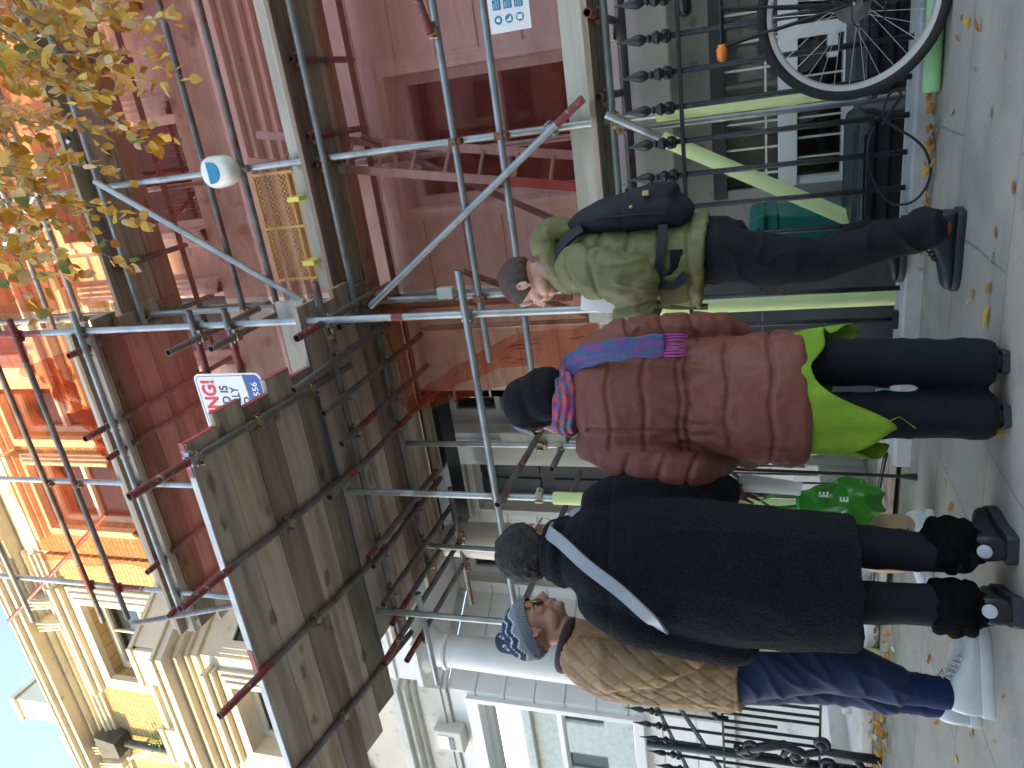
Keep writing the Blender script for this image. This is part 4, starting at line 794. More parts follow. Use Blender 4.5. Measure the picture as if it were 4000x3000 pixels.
# ------------------------------------------------------------------ bins behind the railings
def bin_(x, y, z, wd, dp, ht, m_, label, lid, rz=0):
    t_ = thing('wheelie_bin', (x, y, z), 'bin', label); b = MB()
    b.rings([[V3(x+sx*wd*s, y+sy*dp*s, z+zz) for sx, sy in ((-.5, -.5), (.5, -.5), (.5, .5), (-.5, .5))] for s, zz in ((.78, 0.05), (.98, ht-.12), (1.04, ht-.12), (1.04, ht-.05), (1.0, ht-.05))]); b.build('body', m_, t_, bevel=.02)
    b = MB(); b.rings([[V3(x+sx*wd*s, y+sy*dp*s-.02, z+zz) for sx, sy in ((-.5, -.5), (.5, -.5), (.5, .5), (-.5, .5))] for s, zz in ((1.08, ht-.05), (1.1, ht-.02), (1.02, ht+.03), (.8, ht+.05))]); l = b.build('lid', lid, t_, bevel=.015)
    b = MB(); b.path([(x-wd*.36, y-dp*.55, z+ht), (x-wd*.36, y-dp*.64, z+ht+.015), (x+wd*.36, y-dp*.64, z+ht+.015), (x+wd*.36, y-dp*.55, z+ht)], .013, 8); b.build('handle', m_, l, smooth=True)
    for s in (-1, 1): MB().tube((x+s*wd*.42, y+dp*.4, z+.1), (x+s*wd*.5, y+dp*.4, z+.1), .1, 16).build('wheel', 'tyre', t_)
m = MB(); m.beam((-2.0, 4.0, .035), (-3.0, 4.05, .05), .42, .02); m.build('stained_board', 'ply', cat='board', label='stained pale plywood sheet lying below the white steps', base=(-2.5, 4, 0))
m = MB(); m.path(smooth_path([(-2.0, 3.85, .07), (-2.3, 3.9, .09), (-2.6, 3.88, .085), (-2.95, 3.95, .09), (-3.2, 4.1, .05)]) , .011, 8); m.build('black_hose', 'black_gloss', smooth=True, cat='hose', label='black cable lying across the stained plywood sheet', base=(-2.0, 3.85, .07))
bin_(-.62, 4.62, -.85, .58, .6, 1.02, 'bin_black', 'black wheelie bin with closed lid behind the railings, left of the bicycle wheel', 'bin_black')
bin_(.08, 4.62, -.85, .58, .6, 1.02, 'bin_black', 'black wheelie bin seen through the bicycle wheel', 'bin_black')
bin_(-1.12, 5.05, -.5, .5, .5, 1.2, 'bin_green', 'green wheelie bin beside the young mans leg', 'bin_green')
m = MB(); p = at(1840, 560, 4.5)
# ------------------------------------------------------------------ things on the ground
m = MB(); A_ = V3(at(2005, 200, 3.50).x, 3.50, .036); B_ = V3(.45, 3.53, .036); m.tube(A_, B_, .032, 18, True); m.build('foam_tube', 'foam2', smooth='auto', cat='foam tube', label='loose green foam tube lying at the plinth under the bicycle wheel', base=A_)
cab = [(-.33, 3.66, .38), (-.40, 3.60, .44), (-.50, 3.56, .35), (-.66, 3.5, .42), (-.78, 3.44, .28), (-.80, 3.42, .12), (-.72, 3.4, .02), (-.58, 3.4, .012), (-.48, 3.45, .06), (-.45, 3.52, .2), (-.43, 3.6, .32), (-.36, 3.66, .3)]
PT = [(1925, 235), (1912, 270), (1895, 295), (1890, 300)]
loop = [at(X, Y, 3.5) for X, Y in ((1905, 270), (1925, 238), (1945, 210), (1940, 195), (1920, 205), (1908, 250), (1935, 275), (1975, 300), (1998, 325), (2010, 360), (2005, 395), (1985, 425), (1960, 440), (1930, 440), (1905, 420), (1885, 385), (1875, 345), (1878, 300), (1890, 275))]
m = MB(); m.path(smooth_path(loop), .0055, 7); m.build('cable_lock', 'black_gloss', smooth=True, cat='cable', label='thin black security cable looped through the railings onto the paving', base=loop[0])

# ------------------------------------------------------------------ bicycle leaning on the railings, facing right
RWX = at(1850, 218, 3.42).x+.352; WY = 3.42; WR = .345
bk = thing('bicycle', (RWX, WY, 0), 'bicycle', 'black bicycle with silver rim and orange reflector leaning on the railings')
bk_lean = None
def wheel(cx_):
    c = V3(cx_, WY, WR); w_ = MB(); w_.path([c+V3(math.cos(a), 0, math.sin(a))*(WR-.019) for a in np.linspace(0, 2*PI, 73)[:-1]], .0205, 12, True); wo = w_.build('wheel', 'tyre', bk, smooth=True)
    r = MB(); rr = WR-.036
    r.rings([[V3(cx_+math.cos(a)*q, WY+dy, WR+math.sin(a)*q) for q, dy in ((rr, -.012), (rr, .012), (rr-.018, .009), (rr-.024, 0), (rr-.018, -.009))] for a in np.linspace(0, 2*PI, 73)[:-1]], closed=True); r.build('rim', 'rim', wo, smooth='auto')
    s = MB()
    for i in range(32):
        a = 2*PI*i/32; k = 1 if i % 4 < 2 else -1; sd_ = 1 if i % 2 else -1; h = c+V3(math.cos(a+k*1.2)*.024, sd_*.03, math.sin(a+k*1.2)*.024); s.tube(h, c+V3(math.cos(a), 0, math.sin(a))*(rr-.02), .0013, 5)
    s.build('spokes', 'rim', wo); h = MB(); h.tube(c-V3(0, .05, 0), c+V3(0, .05, 0), .016, 14); h.tube(c-V3(0, .033, 0), c-V3(0, .028, 0), .028, 16); h.tube(c+V3(0, .028, 0), c+V3(0, .033, 0), .028, 16); h.tube(c-V3(0, .075, 0), c+V3(0, .07, 0), .006, 8); h.build('hub', 'rim', wo, smooth='auto'); return wo
rw = wheel(RWX); fw = wheel(RWX+1.05)
for k, (r_, dy) in enumerate(((.068, -.034), (.058, -.039), (.050, -.044), (.042, -.049), (.034, -.054))):
    m = MB(); nt = int(r_*520); out = []
    for i in range(nt*2): a = PI*i/nt; q = r_*(1 if i % 2 else .94); out.append((RWX+q*math.cos(a), WR+q*math.sin(a)))
    m.prism(out, WY+dy-.001, WY+dy+.001); m.build('sprocket', 'steel_dull', bk)
m = MB(); m.lathe([(.082, 0), (.082, .002)], (RWX, WY-.030, WR), 30, (0, 1, 0)); m.build('spoke_guard', 'white_plastic', bk) if False else None
H = V3(RWX, WY, WR); BBp = V3(RWX+.43, WY, .29); SC = V3(RWX+.27, WY, .83); HT0, HT1 = V3(RWX+.86, WY, .66), V3(RWX+.83, WY, .86)
m = MB()
for s in (-1, 1):
    e = V3(0, s*.062, 0); m.path([H+e, H.lerp(BBp, .8)+e*.7, BBp], .0095, 8); m.path([H+e, H.lerp(SC, .75)+e*.6, SC], .008, 8)
m.tube(BBp, V3(RWX+.22, WY, .95), .015, 12); m.tube(BBp, HT0, .018, 12); m.tube(SC, HT1, .016, 12); m.tube(HT0-V3(-.01, 0, .05), HT1+V3(-.01, 0, .06), .02, 12)
for s in (-1, 1): m.path([V3(RWX+1.05, WY+s*.055, WR), V3(RWX+.92, WY+s*.05, .62), HT0], .011, 8)
m.tube(BBp-V3(0, .06, 0), BBp+V3(0, .06, 0), .02, 12); m.build('frame', 'black_gloss', bk, smooth='auto')
m = MB(); m.loft([(RWX+.08, WY, .97), (RWX+.22, WY, .98), (RWX+.36, WY, .97)], [(.07, .03), (.05, .028), (.02, .018)], side=(0, 1, 0)); m.build('saddle', 'black_gloss', bk, smooth=True)
m = MB(); m.path([(RWX+.80, WY-.28, 1.0), (RWX+.85, WY-.1, 1.02), (RWX+.85, WY+.1, 1.02), (RWX+.80, WY+.28, 1.0)], .012, 8); m.tube(HT1, (RWX+.85, WY, 1.02), .012, 8); m.build('handlebar', 'black_gloss', bk, smooth='auto')
m = MB(); m.lathe([(.09, 0), (.09, .004)], BBp+V3(0, -.06, 0), 30, (0, 1, 0)); m.beam(BBp+V3(0, -.07, 0), BBp+V3(.12, -.07, -.12), .02, .012); m.beam(BBp+V3(0, .07, 0), BBp+V3(-.12, .07, .12), .02, .012); m.box(BBp.x+.08, BBp.x+.18, WY-.16, WY-.08, .15, .175); m.build('crankset', 'steel_dull', bk)
m = MB(); m.path([V3(RWX, WY-.045, WR+.05), V3(RWX+.43, WY-.055, .38), V3(RWX+.51, WY-.055, .32), V3(RWX+.43, WY-.055, .20), V3(RWX+.03, WY-.05, .21), V3(RWX-.03, WY-.05, .24), V3(RWX+.02, WY-.048, .29)], .004, 6); m.build('chain', 'steel_dull', bk)
m = MB(); m.path(smooth_path([(RWX+.01, WY-.07, WR-.03), (RWX+.02, WY-.075, WR-.09), (RWX+.0, WY-.07, WR-.12)]), .012, 8); m.path(smooth_path([(RWX+.1, WY-.08, WR), (RWX-.07, WY-.09, WR+.0), (RWX-.07, WY-.09, WR-.1), (RWX+.02, WY-.08, WR-.1)]), .003, 6); m.lathe([(.022, 0), (.022, .01)], (RWX+.0, WY-.06, WR-.14), 12, (0, 1, 0)); m.build('derailleur', 'black_gloss', bk, smooth='auto')
zr = at(1560, 110, WY).z; xr_ = at(1568, 118, WY).x
m = MB()
for dy in (-.065, 0, .065): m.path([(xr_+.03, WY+dy, zr), (RWX+.26, WY+dy, zr)], .006, 8)
for xx in (xr_+.03, xr_+.18, RWX+.2): m.tube((xx, WY-.065, zr), (xx, WY+.065, zr), .006, 8)
for s in (-1, 1):
    m.tube((RWX, WY+s*.07, WR+.01), (xr_+.03, WY+s*.065, zr), .0055, 8); m.tube((RWX, WY+s*.07, WR+.01), (xr_+.17, WY+s*.065, zr), .0055, 8); m.tube((RWX, WY+s*.07, WR+.02), (RWX+.2, WY+s*.065, zr), .0055, 8); m.tube((xr_+.03, WY+s*.065, zr), (xr_+.03, WY+s*.065, zr+.03), .0055, 8)
m.build('luggage_rack', 'black_gloss', bk, smooth='auto')
m = MB(); m.loft([(xr_+.025, WY-.05, zr+.0), (xr_-.01, WY-.05, zr+.0)], [(.032, .022), (.028, .02)], side=(0, 1, 0)); m.build('reflector', 'orange', bk, smooth=True)

# ------------------------------------------------------------------ soft bodies: closed shapes fused to one skin, then shaped
def fuse(mb, voxel, smooth_it=4):
    me = mb.mesh('tmp'); o = bpy.data.objects.new('tmp', me); COL.objects.link(o)
    r = o.modifiers.new('r', 'REMESH'); r.mode = 'VOXEL'; r.voxel_size = voxel; r.adaptivity = 0
    dg = bpy.context.evaluated_depsgraph_get(); out = bpy.data.meshes.new_from_object(o.evaluated_get(dg)); bpy.data.objects.remove(o)
    n = len(out.vertices); co = np.zeros(n*3); out.vertices.foreach_get('co', co); co = co.reshape(-1, 3)
    e = np.zeros(len(out.edges)*2, dtype=np.int64); out.edges.foreach_get('vertices', e); e = e.reshape(-1, 2)
    deg = np.bincount(e.ravel(), minlength=n).reshape(-1, 1)
    for _ in range(smooth_it):
        a = np.zeros_like(co)
        for k in range(3): a[:, k] = np.bincount(e[:, 0], co[e[:, 1], k], n)+np.bincount(e[:, 1], co[e[:, 0], k], n)
        co = co*.4+(a/np.maximum(deg, 1))*.6
    out.vertices.foreach_set('co', co.ravel()); out.update(); return out
def get(me):
    n = len(me.vertices); co = np.zeros(n*3); me.vertices.foreach_get('co', co); no = np.zeros(n*3); me.vertex_normals.foreach_get('vector', no); return co.reshape(-1, 3), no.reshape(-1, 3)
def push(me, amount):
    co, no = get(me); me.vertices.foreach_set('co', (co+no*np.asarray(amount).reshape(-1, 1)).ravel()); me.update()
def nz(co, s, seed=0):
    s = np.array(s if isinstance(s, (tuple, list)) else (s, s, s), float); return np.array([mnoise.noise(Vector((p[0]*s[0]+seed, p[1]*s[1]-seed, p[2]*s[2]+2*seed))) for p in co])
def ridge(co, s, seed=0, p=2.0): return (1-np.abs(nz(co, s, seed))*2).clip(0, 1)**p
def seam(x, c, wd): return np.exp(-((x-c)/wd)**2)
def solid(name, me, material, parent, dye=None, **k):
    me.name = name; o = bpy.data.objects.new(name, me); COL.objects.link(o); me.materials.clear(); me.materials.append(M[material] if isinstance(material, str) else material)
    me.polygons.foreach_set('use_smooth', [True]*len(me.polygons)); o.parent = parent
    if dye is not None:
        a = me.color_attributes.new('dye', 'FLOAT_COLOR', 'POINT'); a.data.foreach_set('color', np.hstack([dye, np.ones((len(dye), 1))]).ravel())
    tag(o, **k); return o
def drop_faces(me, keep):      # keep: bool per vertex
    bm = bmesh.new(); bm.from_mesh(me); bm.verts.ensure_lookup_table(); bmesh.ops.delete(bm, geom=[v for v, k in zip(bm.verts, keep) if not k], context='VERTS'); bm.to_mesh(me); bm.free()

def skin(name, c, c2, rough=.5):
    m = mat(name, c, rough, 0, c2, 14, bump=.12, bscale=160, fac=(.4, .7)); b = m.node_tree.nodes['Principled BSDF']; b.inputs['Subsurface Weight'].default_value = .12; b.inputs['Subsurface Radius'].default_value = (.02, .008, .004); b.inputs['Subsurface Scale'].default_value = .4; return m
M['skin_fair'] = skin('fair_skin', (.60, .36, .28), (.52, .26, .20)); M['skin_warm'] = skin('tanned_skin', (.40, .20, .13), (.31, .13, .09)); M['skin_brown'] = skin('brown_skin', (.22, .10, .06), (.17, .07, .045)); M['skin_light'] = skin('light_skin', (.42, .24, .19), (.36, .17, .13))
M['hair_brown'] = mat('cropped_brown_hair', (.055, .032, .025), .65, 0, (.10, .06, .05), 40, bump=.9, bscale=230); M['hair_black'] = mat('curly_dark_hair', (.010, .008, .008), .8, 0, (.032, .026, .026), 30, bump=1.0, bscale=110)
M['beard'] = mat('stubble', (.2, .12, .095), .7)
M['eye'] = mat('eye', (.75, .72, .68), .15); M['iris'] = mat('iris', (.03, .02, .015), .1)
M['olive'] = mat('olive_nylon', (.165, .155, .062), .52, 0, (.15, .145, .058), 6, bump=.4, bscale=20, sheen=.05, spec=.35)
M['rust'] = mat('russet_nylon', (.185, .055, .038), .55, 0, (.15, .045, .033), 6, bump=.5, bscale=22, sheen=.06, spec=.35)
M['wool'] = mat('black_boucle_wool', (.0035, .004, .007), .95, 0, (.012, .013, .018), 130, bump=1.0, bscale=190, sheen=.06, spec=.12)
M['tan'] = mat('tan_quilted_cotton', (.34, .21, .10), .7, 0, (.29, .175, .08), 9, bump=.3, bscale=22, sheen=.1)
M['plum'] = mat('plum_corduroy', (.05, .022, .028), .8, bump=.4, bscale=120, bstretch=(1, 1, .2))
M['navy'] = mat('navy_jersey', (.012, .024, .072), .75, 0, (.016, .03, .085), 8, bump=.15, bscale=60, sheen=.15, spec=.3)
M['navy_cuff'] = mat('navy_rib', (.008, .018, .085), .8, bump=.5, bscale=200, bstretch=(1, 1, .05), sheen=.1, spec=.3)
M['dark_cloth'] = mat('charcoal_cotton', (.007, .0075, .012), .8, 0, (.010, .011, .015), 10, bump=.25, bscale=200, sheen=.03, spec=.25)
M['black_cloth'] = mat('black_trouser_cloth', (.004, .005, .010), .85, 0, (.006, .007, .012), 8, bump=.2, bscale=220, sheen=.03, spec=.25)
M['hood'] = mat('black_jersey_hood', (.005, .0045, .007), .85, bump=.15, bscale=60, sheen=.05, spec=.2)
M['satin'] = mat('slate_blue_satin', (.04, .055, .10), .35, bump=.3, bscale=14)
M['lime_linen'] = mat('lime_green_linen', (.20, .36, .012), .75, 0, (.15, .29, .01), 12, bump=.5, bscale=260)
M['pack'] = mat('navy_canvas_backpack', (.016, .017, .026), .75, 0, (.022, .022, .032), 8, bump=.35, bscale=300, spec=.3)
M['strap_navy'] = mat('navy_webbing', (.007, .008, .018), .6, bump=.4, bscale=300)
M['strap_grey'] = mat('silver_grey_leather_strap', (.20, .225, .265), .38, 0, (.27, .29, .32), 5)
M['fluff'] = mat('black_fleece_cuff', (.0035, .0035, .004), 1.0, bump=1.0, bscale=160, sheen=.0, spec=.1)
M['shoe_blue'] = mat('navy_leather', (.014, .022, .038), .45, 0, (.02, .03, .05), 8, bump=.2)
M['shoe_black'] = mat('black_leather', (.007, .008, .011), .5, bump=.2)
M['shoe_white'] = mat('white_leather', (.72, .74, .75), .42, 0, (.64, .66, .68), 6, bump=.1)
M['sole_white'] = mat('white_rubber', (.66, .68, .68), .6); M['sole_dark'] = mat('dark_rubber', (.02, .024, .034), .6)
M['red_sock'] = mat('red_sock', (.32, .04, .02), .8); M['reflective'] = mat('grey_heel_disc', (.40, .41, .45), .4)
M['paper'] = mat('white_paper', (.92, .92, .93), .6); M['lens_dark'] = mat('tinted_lens', (.10, .06, .04), .1); M['gold'] = mat('gilt_frame', (.7, .5, .2), .3, .8)
M['green_bag'] = mat('green_plastic_carrier', (.025, .20, .012), .3, 0, (.04, .26, .015), 10, bump=.6, bscale=12)
M['tan_cloth'] = mat('beige_trousers', (.42, .30, .2), .8, bump=.3)
M['beanie'] = attr_mat('knitted_wool', .9, .5, 260); M['scarf'] = attr_mat('painted_silk_scarf', .55, .3, 60)

def head(mb, T, nose=1.0, chin=0.0, ears=True):
    rot = T.to_3x3()
    def B(c, r): mb.ball(T @ V3(*c), r, 16, 11, rot)
    B((0, -.014, .032), (.074, .096, .088)); B((0, .022, -.025), (.059, .068, .085)); B((0, .048, -.075), (.034, .036, .030)); B((0, .066+chin, -.088), (.020, .018, .016))
    for s in (-1, 1):
        B((s*.034, .055, -.022), (.024, .026, .026)); B((s*.026, .076, .019), (.025, .014, .009)); B((s*.031, .0755, .0075), (.017, .0105, .0045)); B((s*.031, .0745, -.0105), (.016, .0095, .0040)); B((s*.044, .02, -.06), (.017, .042, .030)); B((s*.012, .098, -.034), (.0085, .010, .008))
        if ears:
            B((s*.076, -.010, -.002), (.0055, .014, .023)); P_ = [T @ V3(s*(.081-.0*math.sin(a)), -.013+.0145*math.cos(a), .004+.025*math.sin(a)) for a in np.linspace(-.9, 4.2, 18)]; mb.path(P_, .0048, 6); B((s*.078, -.006, -.025), (.005, .007, .009))
    B((0, .076, .036), (.050, .018, .036)); B((0, .088, -.018), (.013, .017, .030)); B((0, .094, -.030), (.015, .013, .011)); B((0, .076, -.045), (.030, .018, .020))
    mb.loft([T @ V3(*p) for p in ((0, .086, .018), (0, .097+.004*nose, -.004), (0, .108+.008*nose, -.026), (0, .103+.004*nose, -.034))], [(.0075, .009), (.0085, .010), (.012, .012), (.009, .007)], side=rot @ V3(1, 0, 0), n=12)
    B((0, .088, -.050), (.020, .011, .007)); B((0, .091, -.0555), (.021, .0095, .0048)); B((0, .089, -.0655), (.018, .0095, .0058)); B((0, .078, -.073), (.018, .012, .008))
def eyes(T, par, w=.0):
    for s in (-1, 1):
        m = MB().ball(T @ V3(s*.0300, .0735, -.002), (.0105, .0090, .0055), 14, 8, T.to_3x3()); o = m.build('eye', 'eye', par, smooth=True, world=False)
        MB().ball(T @ V3(s*.0312, .0795, -.0025), .0052, 10, 6, T.to_3x3()).build('iris', 'iris', o, smooth=True, world=False)
        b = MB(); b.path([T @ V3(s*(.014+.030*t_), .0885-.012*t_*t_, .022+.006*math.sin(PI*t_)) for t_ in np.linspace(0, 1, 7)], [.0015, .003, .0035, .0035, .003, .002, .001], 6); b.build('eyebrow', 'hair_brown', par, smooth=True, world=False)
def hand(mb, wrist, fwd, palm_n, curl=.6, side=1, s=1.0, spread=.04):
    """wrist point, direction of the fingers, palm normal; the thumb lies on side*(fwd x palm_n)"""
    f = Vector(fwd).normalized(); n_ = Vector(palm_n); n_ = (n_-f*n_.dot(f)).normalized(); t_ = f.cross(n_)*side; w_ = Vector(wrist)
    mb.loft([w_-f*.02, w_+f*.02*s, w_+f*.055*s, w_+f*.088*s], [(.024*s, .017*s), (.033*s, .015*s), (.040*s, .014*s), (.038*s, .012*s)], side=t_, n=14)
    for k, (off, L, r) in enumerate(((.030, .070, .0088), (.010, .079, .0092), (-.010, .073, .0088), (-.029, .057, .0078))):
        p = w_+f*(.083-.006*abs(k-1))*s+t_*off*s; d = (f+t_*(off*spread*20)).normalized(); P_ = [p-d*.015, p]; a = 0
        for q, seg in enumerate((.42, .32, .26)):
            a += curl*(.7, 1.0, .7)[q]*(1+.08*k); P_.append(P_[-1]+(d*math.cos(a)+n_*math.sin(a))*L*seg*s)
        mb.path(P_, [r*s, r*1.05*s, r*1.0*s, r*.92*s, r*.75*s], 8); mb.ball(P_[-1], r*.78*s, 8, 6)
    P_ = [w_+f*.018*s+t_*.022*s, w_+f*.045*s+t_*.046*s+n_*.008, w_+f*.072*s+t_*.054*s+n_*.02, w_+f*.096*s+t_*.050*s+n_*.032]; mb.path(P_, [.013*s, .0115*s, .0105*s, .008*s], 8); mb.ball(P_[-1], .0085*s, 8, 6)
def shoe(par, heel, ang, L=.28, W_=.098, H=.105, upper='shoe_black', sole='sole_dark', th=.03, laces=None, toe_up=.0, z=0):
    """heel point (x, y) on the ground, pointing along ang (0 = local +y)"""
    T = Matrix.Translation((heel[0], heel[1], z)) @ Matrix.Rotation(ang, 4, 'Z')
    st = [(0, .30, .62), (.03, .36, .88), (.18, .385, 1.0), (.35, .38, .86), (.5, .43, .66), (.65, .49, .50), (.8, .48, .42), (.92, .38, .36), (.985, .22, .24)]
    mb = MB(); R = []
    for u, hw, hh in st:
        r = []
        for j in range(20):
            a = 2*PI*j/20; c_, s_ = math.cos(a), math.sin(a); r.append(T @ V3(hw*W_*math.copysign(abs(c_)**.8, c_), u*L, th*.6+(H*hh*(.5+.5*s_) if True else 0)))
        R.append(r)
    mb.rings(R); me = fuse(mb, .006, 3); up = solid('shoe', me, upper, par)
    mb = MB(); out = []
    for sgn in (1, -1):
        for u, hw, _ in (st if sgn > 0 else st[::-1]): out.append((sgn*hw*W_*1.10, (u-.01)*L*1.02))
    k = len(mb.v); n_ = len(out)
    for z_, sc_ in ((0, .95), (.004, 1.0), (th*.9, 1.0), (th, .96)): mb.v += [tuple(T @ V3(x*sc_, y, z_)) for x, y in out]
    for q in range(3):
        for i in range(n_): j = (i+1) % n_; mb.f.append((k+q*n_+i, k+q*n_+j, k+(q+1)*n_+j, k+(q+1)*n_+i))
    mb.f.append(tuple(range(k, k+n_))[::-1]); mb.f.append(tuple(range(k+3*n_, k+4*n_))); mb.build('sole', sole, up, smooth='auto', world=False)
    if laces:
        mb = MB()
        for i in range(5): u = .36+.055*i; zt = th*.6+H*(.90-.085*i)+.006; mb.path([T @ V3(-.03, u*L, zt-.012), T @ V3(-.012, u*L+.004, zt), T @ V3(.012, u*L+.004, zt), T @ V3(.03, u*L, zt-.012)], .0035, 6)
        mb.path([T @ V3(*p) for p in ((0, .34*L, th+H*.86), (-.03, .36*L, th+H*.95), (-.05, .42*L, th+H*.8), (-.01, .38*L, th+H*.84))], .0025, 5); mb.path([T @ V3(*p) for p in ((0, .34*L, th+H*.86), (.03, .38*L, th+H*.95), (.045, .45*L, th+H*.72))], .0025, 5); mb.build('laces', laces, up, smooth=True, world=False)
    return up, T
def person(loc, rz, label):
    o = thing('person', loc, 'person', label, 'people talking on the pavement', rz); o['_base'] = [0, 0, 0]; return o
HS = 1.07
def body(par, mat_, T, hands, torso, nose=1.0, neck=None, chin=0.0, legs=()):
    hm = MB(); head(hm, T, nose, chin); nb = neck or T @ V3(0, -.05, -.19); hm.loft([T @ V3(0, -.02, -.02), T @ V3(0, -.018, -.09), nb], [(.05, .055), (.052, .056), (.062, .062)], side=T.to_3x3() @ V3(1, 0, 0))
    a = fuse(hm, .0042, 2)
    bm_ = MB(); bm_.loft(torso, [(.06, .06)]+[(.13, .09)]*(len(torso)-1), side=(1, 0, 0))
    for P_ in legs: bm_.loft(P_, [.075, .055, .04], side=(1, 0, 0))
    for h in hands: 
        if 'arm' in h: bm_.loft(h['arm'], [.030, .026, .022], side=(1, 0, 0), n=12)
    b = fuse(bm_, .014, 2); meshes = [a, b]
    for h in hands: hb = MB(); hand(hb, h['w'], h['f'], h['n'], h.get('curl', .6), h.get('side', 1), h.get('s', .95)); meshes.append(fuse(hb, .0032, 1))
    bm2 = bmesh.new()
    for q in meshes: bm2.from_mesh(q)
    me = bpy.data.meshes.new('body'); bm2.to_mesh(me); bm2.free(); return solid('body', me, mat_, par)
def hair_cap(par, T, mat_, line, grow=.005, rough=.0, seed=1, scale=(1, 1, 1)):
    mb = MB(); mb.ball((0, -.014, .032), ((.074+grow)*scale[0], (.096+grow)*scale[1], (.088+grow)*scale[2]), 90, 60); me = mb.mesh('hair'); co, no = get(me)
    d = np.array([line(*p) for p in co]); push(me, np.where(d < .018, (d-.018)*.5, 0)+(rough*nz(co, 60, seed)+rough*.8*np.abs(nz(co, 28, seed+4)) if rough else 0)); drop_faces(me, d > -.002); me.transform(T); return solid('hair', me, mat_, par)
def frameT(c, yaw=0, pitch=0, roll=0, s=1.08): return Matrix.Translation(c) @ Matrix.Rotation(R_(yaw), 4, 'Z') @ Matrix.Rotation(R_(pitch), 4, 'X') @ Matrix.Rotation(R_(roll), 4, 'Y') @ Matrix.Scale(s, 4)
def wrinkle(me, amp, sc_=(6, 6, 3), seed=0, amp2=None): co, no = get(me); push(me, amp*(ridge(co, sc_, seed, 3)-.3)+(amp2 or amp*.5)*nz(co, (sc_[0]*2.3, sc_[1]*2.3, sc_[2]*2.3), seed+9))
def ribbon(name, P_, wd, th, m_, par, nrm):
    mb = MB(); P_ = [Vector(p) for p in P_]; R = []
    for i, p in enumerate(P_):
        t_ = (P_[min(i+1, len(P_)-1)]-P_[max(i-1, 0)]).normalized(); n_ = Vector(nrm(p) if callable(nrm) else nrm).normalized(); s_ = t_.cross(n_).normalized(); n_ = s_.cross(t_)
        R.append([p+s_*wd/2+n_*th, p-s_*wd/2+n_*th, p-s_*wd/2-n_*th, p+s_*wd/2-n_*th])
    mb.rings(R); o = mb.build(name, m_, par, smooth='auto', world=False); return o

# ================================================================== young man (faces left, head bowed over a notebook)
ym = person((-.72, 3.08, 0), R_(90), 'young man in olive puffer jacket and navy backpack holding a spiral notebook')
TH = frameT(V3(-.01, .04, 1.672), -5, -13, -3)
b = body(ym, 'skin_fair', TH, [dict(w=V3(-.205, .225, 1.235), f=(.35, .5, .75), n=(1, -.3, .0), curl=.5, side=-1, arm=[V3(-.25, .08, 1.16), V3(-.23, .15, 1.19), V3(-.21, .21, 1.22)])], [V3(0, -.06, 1.50), V3(0, -.08, 1.38), V3(0, -.07, 1.15), V3(0, -.05, .95)], 1.1)
eyes(TH, b)
def line_y(x, y, z): return min((z+.012) if y < .0 else 9, (z-.012-.55*max(0, y-.0)) if y >= 0 else 9, .075-(y-.0)*.0-(y-.0)*.9+ (z-.05)*.55 if y > 0 else 9)
hair_cap(b, TH, 'hair_brown', lambda x, y, z: min(z+.035-.1*(y+.1), (z+.045-(y-.0)*1.25) if y > .0 else 9, (.125-y+ (z-.09)*.45)), .006, .0012)
# trousers
mb = MB(); hips = V3(0, -.04, .90)
mb.loft([hips+V3(0, 0, .1), hips, hips-V3(0, 0, .08)], [(.15, .125), (.165, .135), (.16, .13)], side=(1, 0, 0))
NL = [V3(-.085, -.045, .86), V3(-.095, -.005, .62), V3(-.095, .005, .47), V3(-.09, -.05, .25), V3(-.085, -.085, .10)]; FL = [V3(.085, -.03, .86), V3(.17, .05, .68), V3(.27, .10, .52), V3(.40, .07, .34), V3(.50, .05, .19)]
for L_ in (NL, FL): mb.loft(L_, [(.088, .112), (.078, .098), (.066, .082), (.060, .072), (.062, .072)], side=(1, 0, 0), n=22)
me = fuse(mb, .009, 4); co, no = get(me); push(me, .007*ridge(co, (5, 8, 9), 3, 4)*(1+2*np.exp(-((co[:, 2]-.2)/.12)**2))+.004*nz(co, 12, 5)); solid('trousers', me, 'dark_cloth', ym)
for hl, an, ank, up_, zz in (((-.085, -.145), R_(-4), V3(-.085, -.09, .09), 'shoe_blue', 0), ((.50, -.01), R_(-14), V3(.50, .05, .20), 'shoe_black', 0.075)):
    shoe(ym, hl, an, .30, .105, .12, up_, 'sole_dark', .026, 'black_cloth', z=zz); MB().loft([ank-V3(0, 0, .02), ank+V3(0, 0, .05)], [.046, .046]).build('sock', 'red_sock', ym, smooth=True, world=False)
# jacket
mb = MB(); mb.loft([V3(0, .0, .905), V3(0, -.01, 1.0), V3(0, -.03, 1.12), V3(0, -.04, 1.27), V3(0, -.045, 1.39), V3(0, -.045, 1.48)], [(.215, .20), (.215, .185), (.205, .16), (.215, .15), (.205, .135), (.12, .10)], side=(1, 0, 0), n=28, round_ends='end')
mb.loft([V3(-.18, -.055, 1.42), V3(-.25, -.04, 1.32), V3(-.275, -.015, 1.20), V3(-.275, .0, 1.14)], [(.078, .092), (.082, .102), (.082, .10), (.076, .09)], side=(1, 0, 0), n=20)
mb.loft([V3(-.275, -.01, 1.15), V3(-.265, .07, 1.155), V3(-.24, .15, 1.19), V3(-.215, .205, 1.215)], [(.076, .09), (.074, .082), (.066, .07), (.055, .058)], side=(1, 0, 0), n=20)
mb.loft([V3(.17, -.06, 1.43), V3(.25, -.02, 1.28), V3(.25, .06, 1.15), V3(.16, .20, 1.17), V3(.10, .30, 1.19)], [(.075, .085), (.075, .085), (.07, .075), (.06, .065), (.052, .055)], side=(1, 0, 0), n=18)
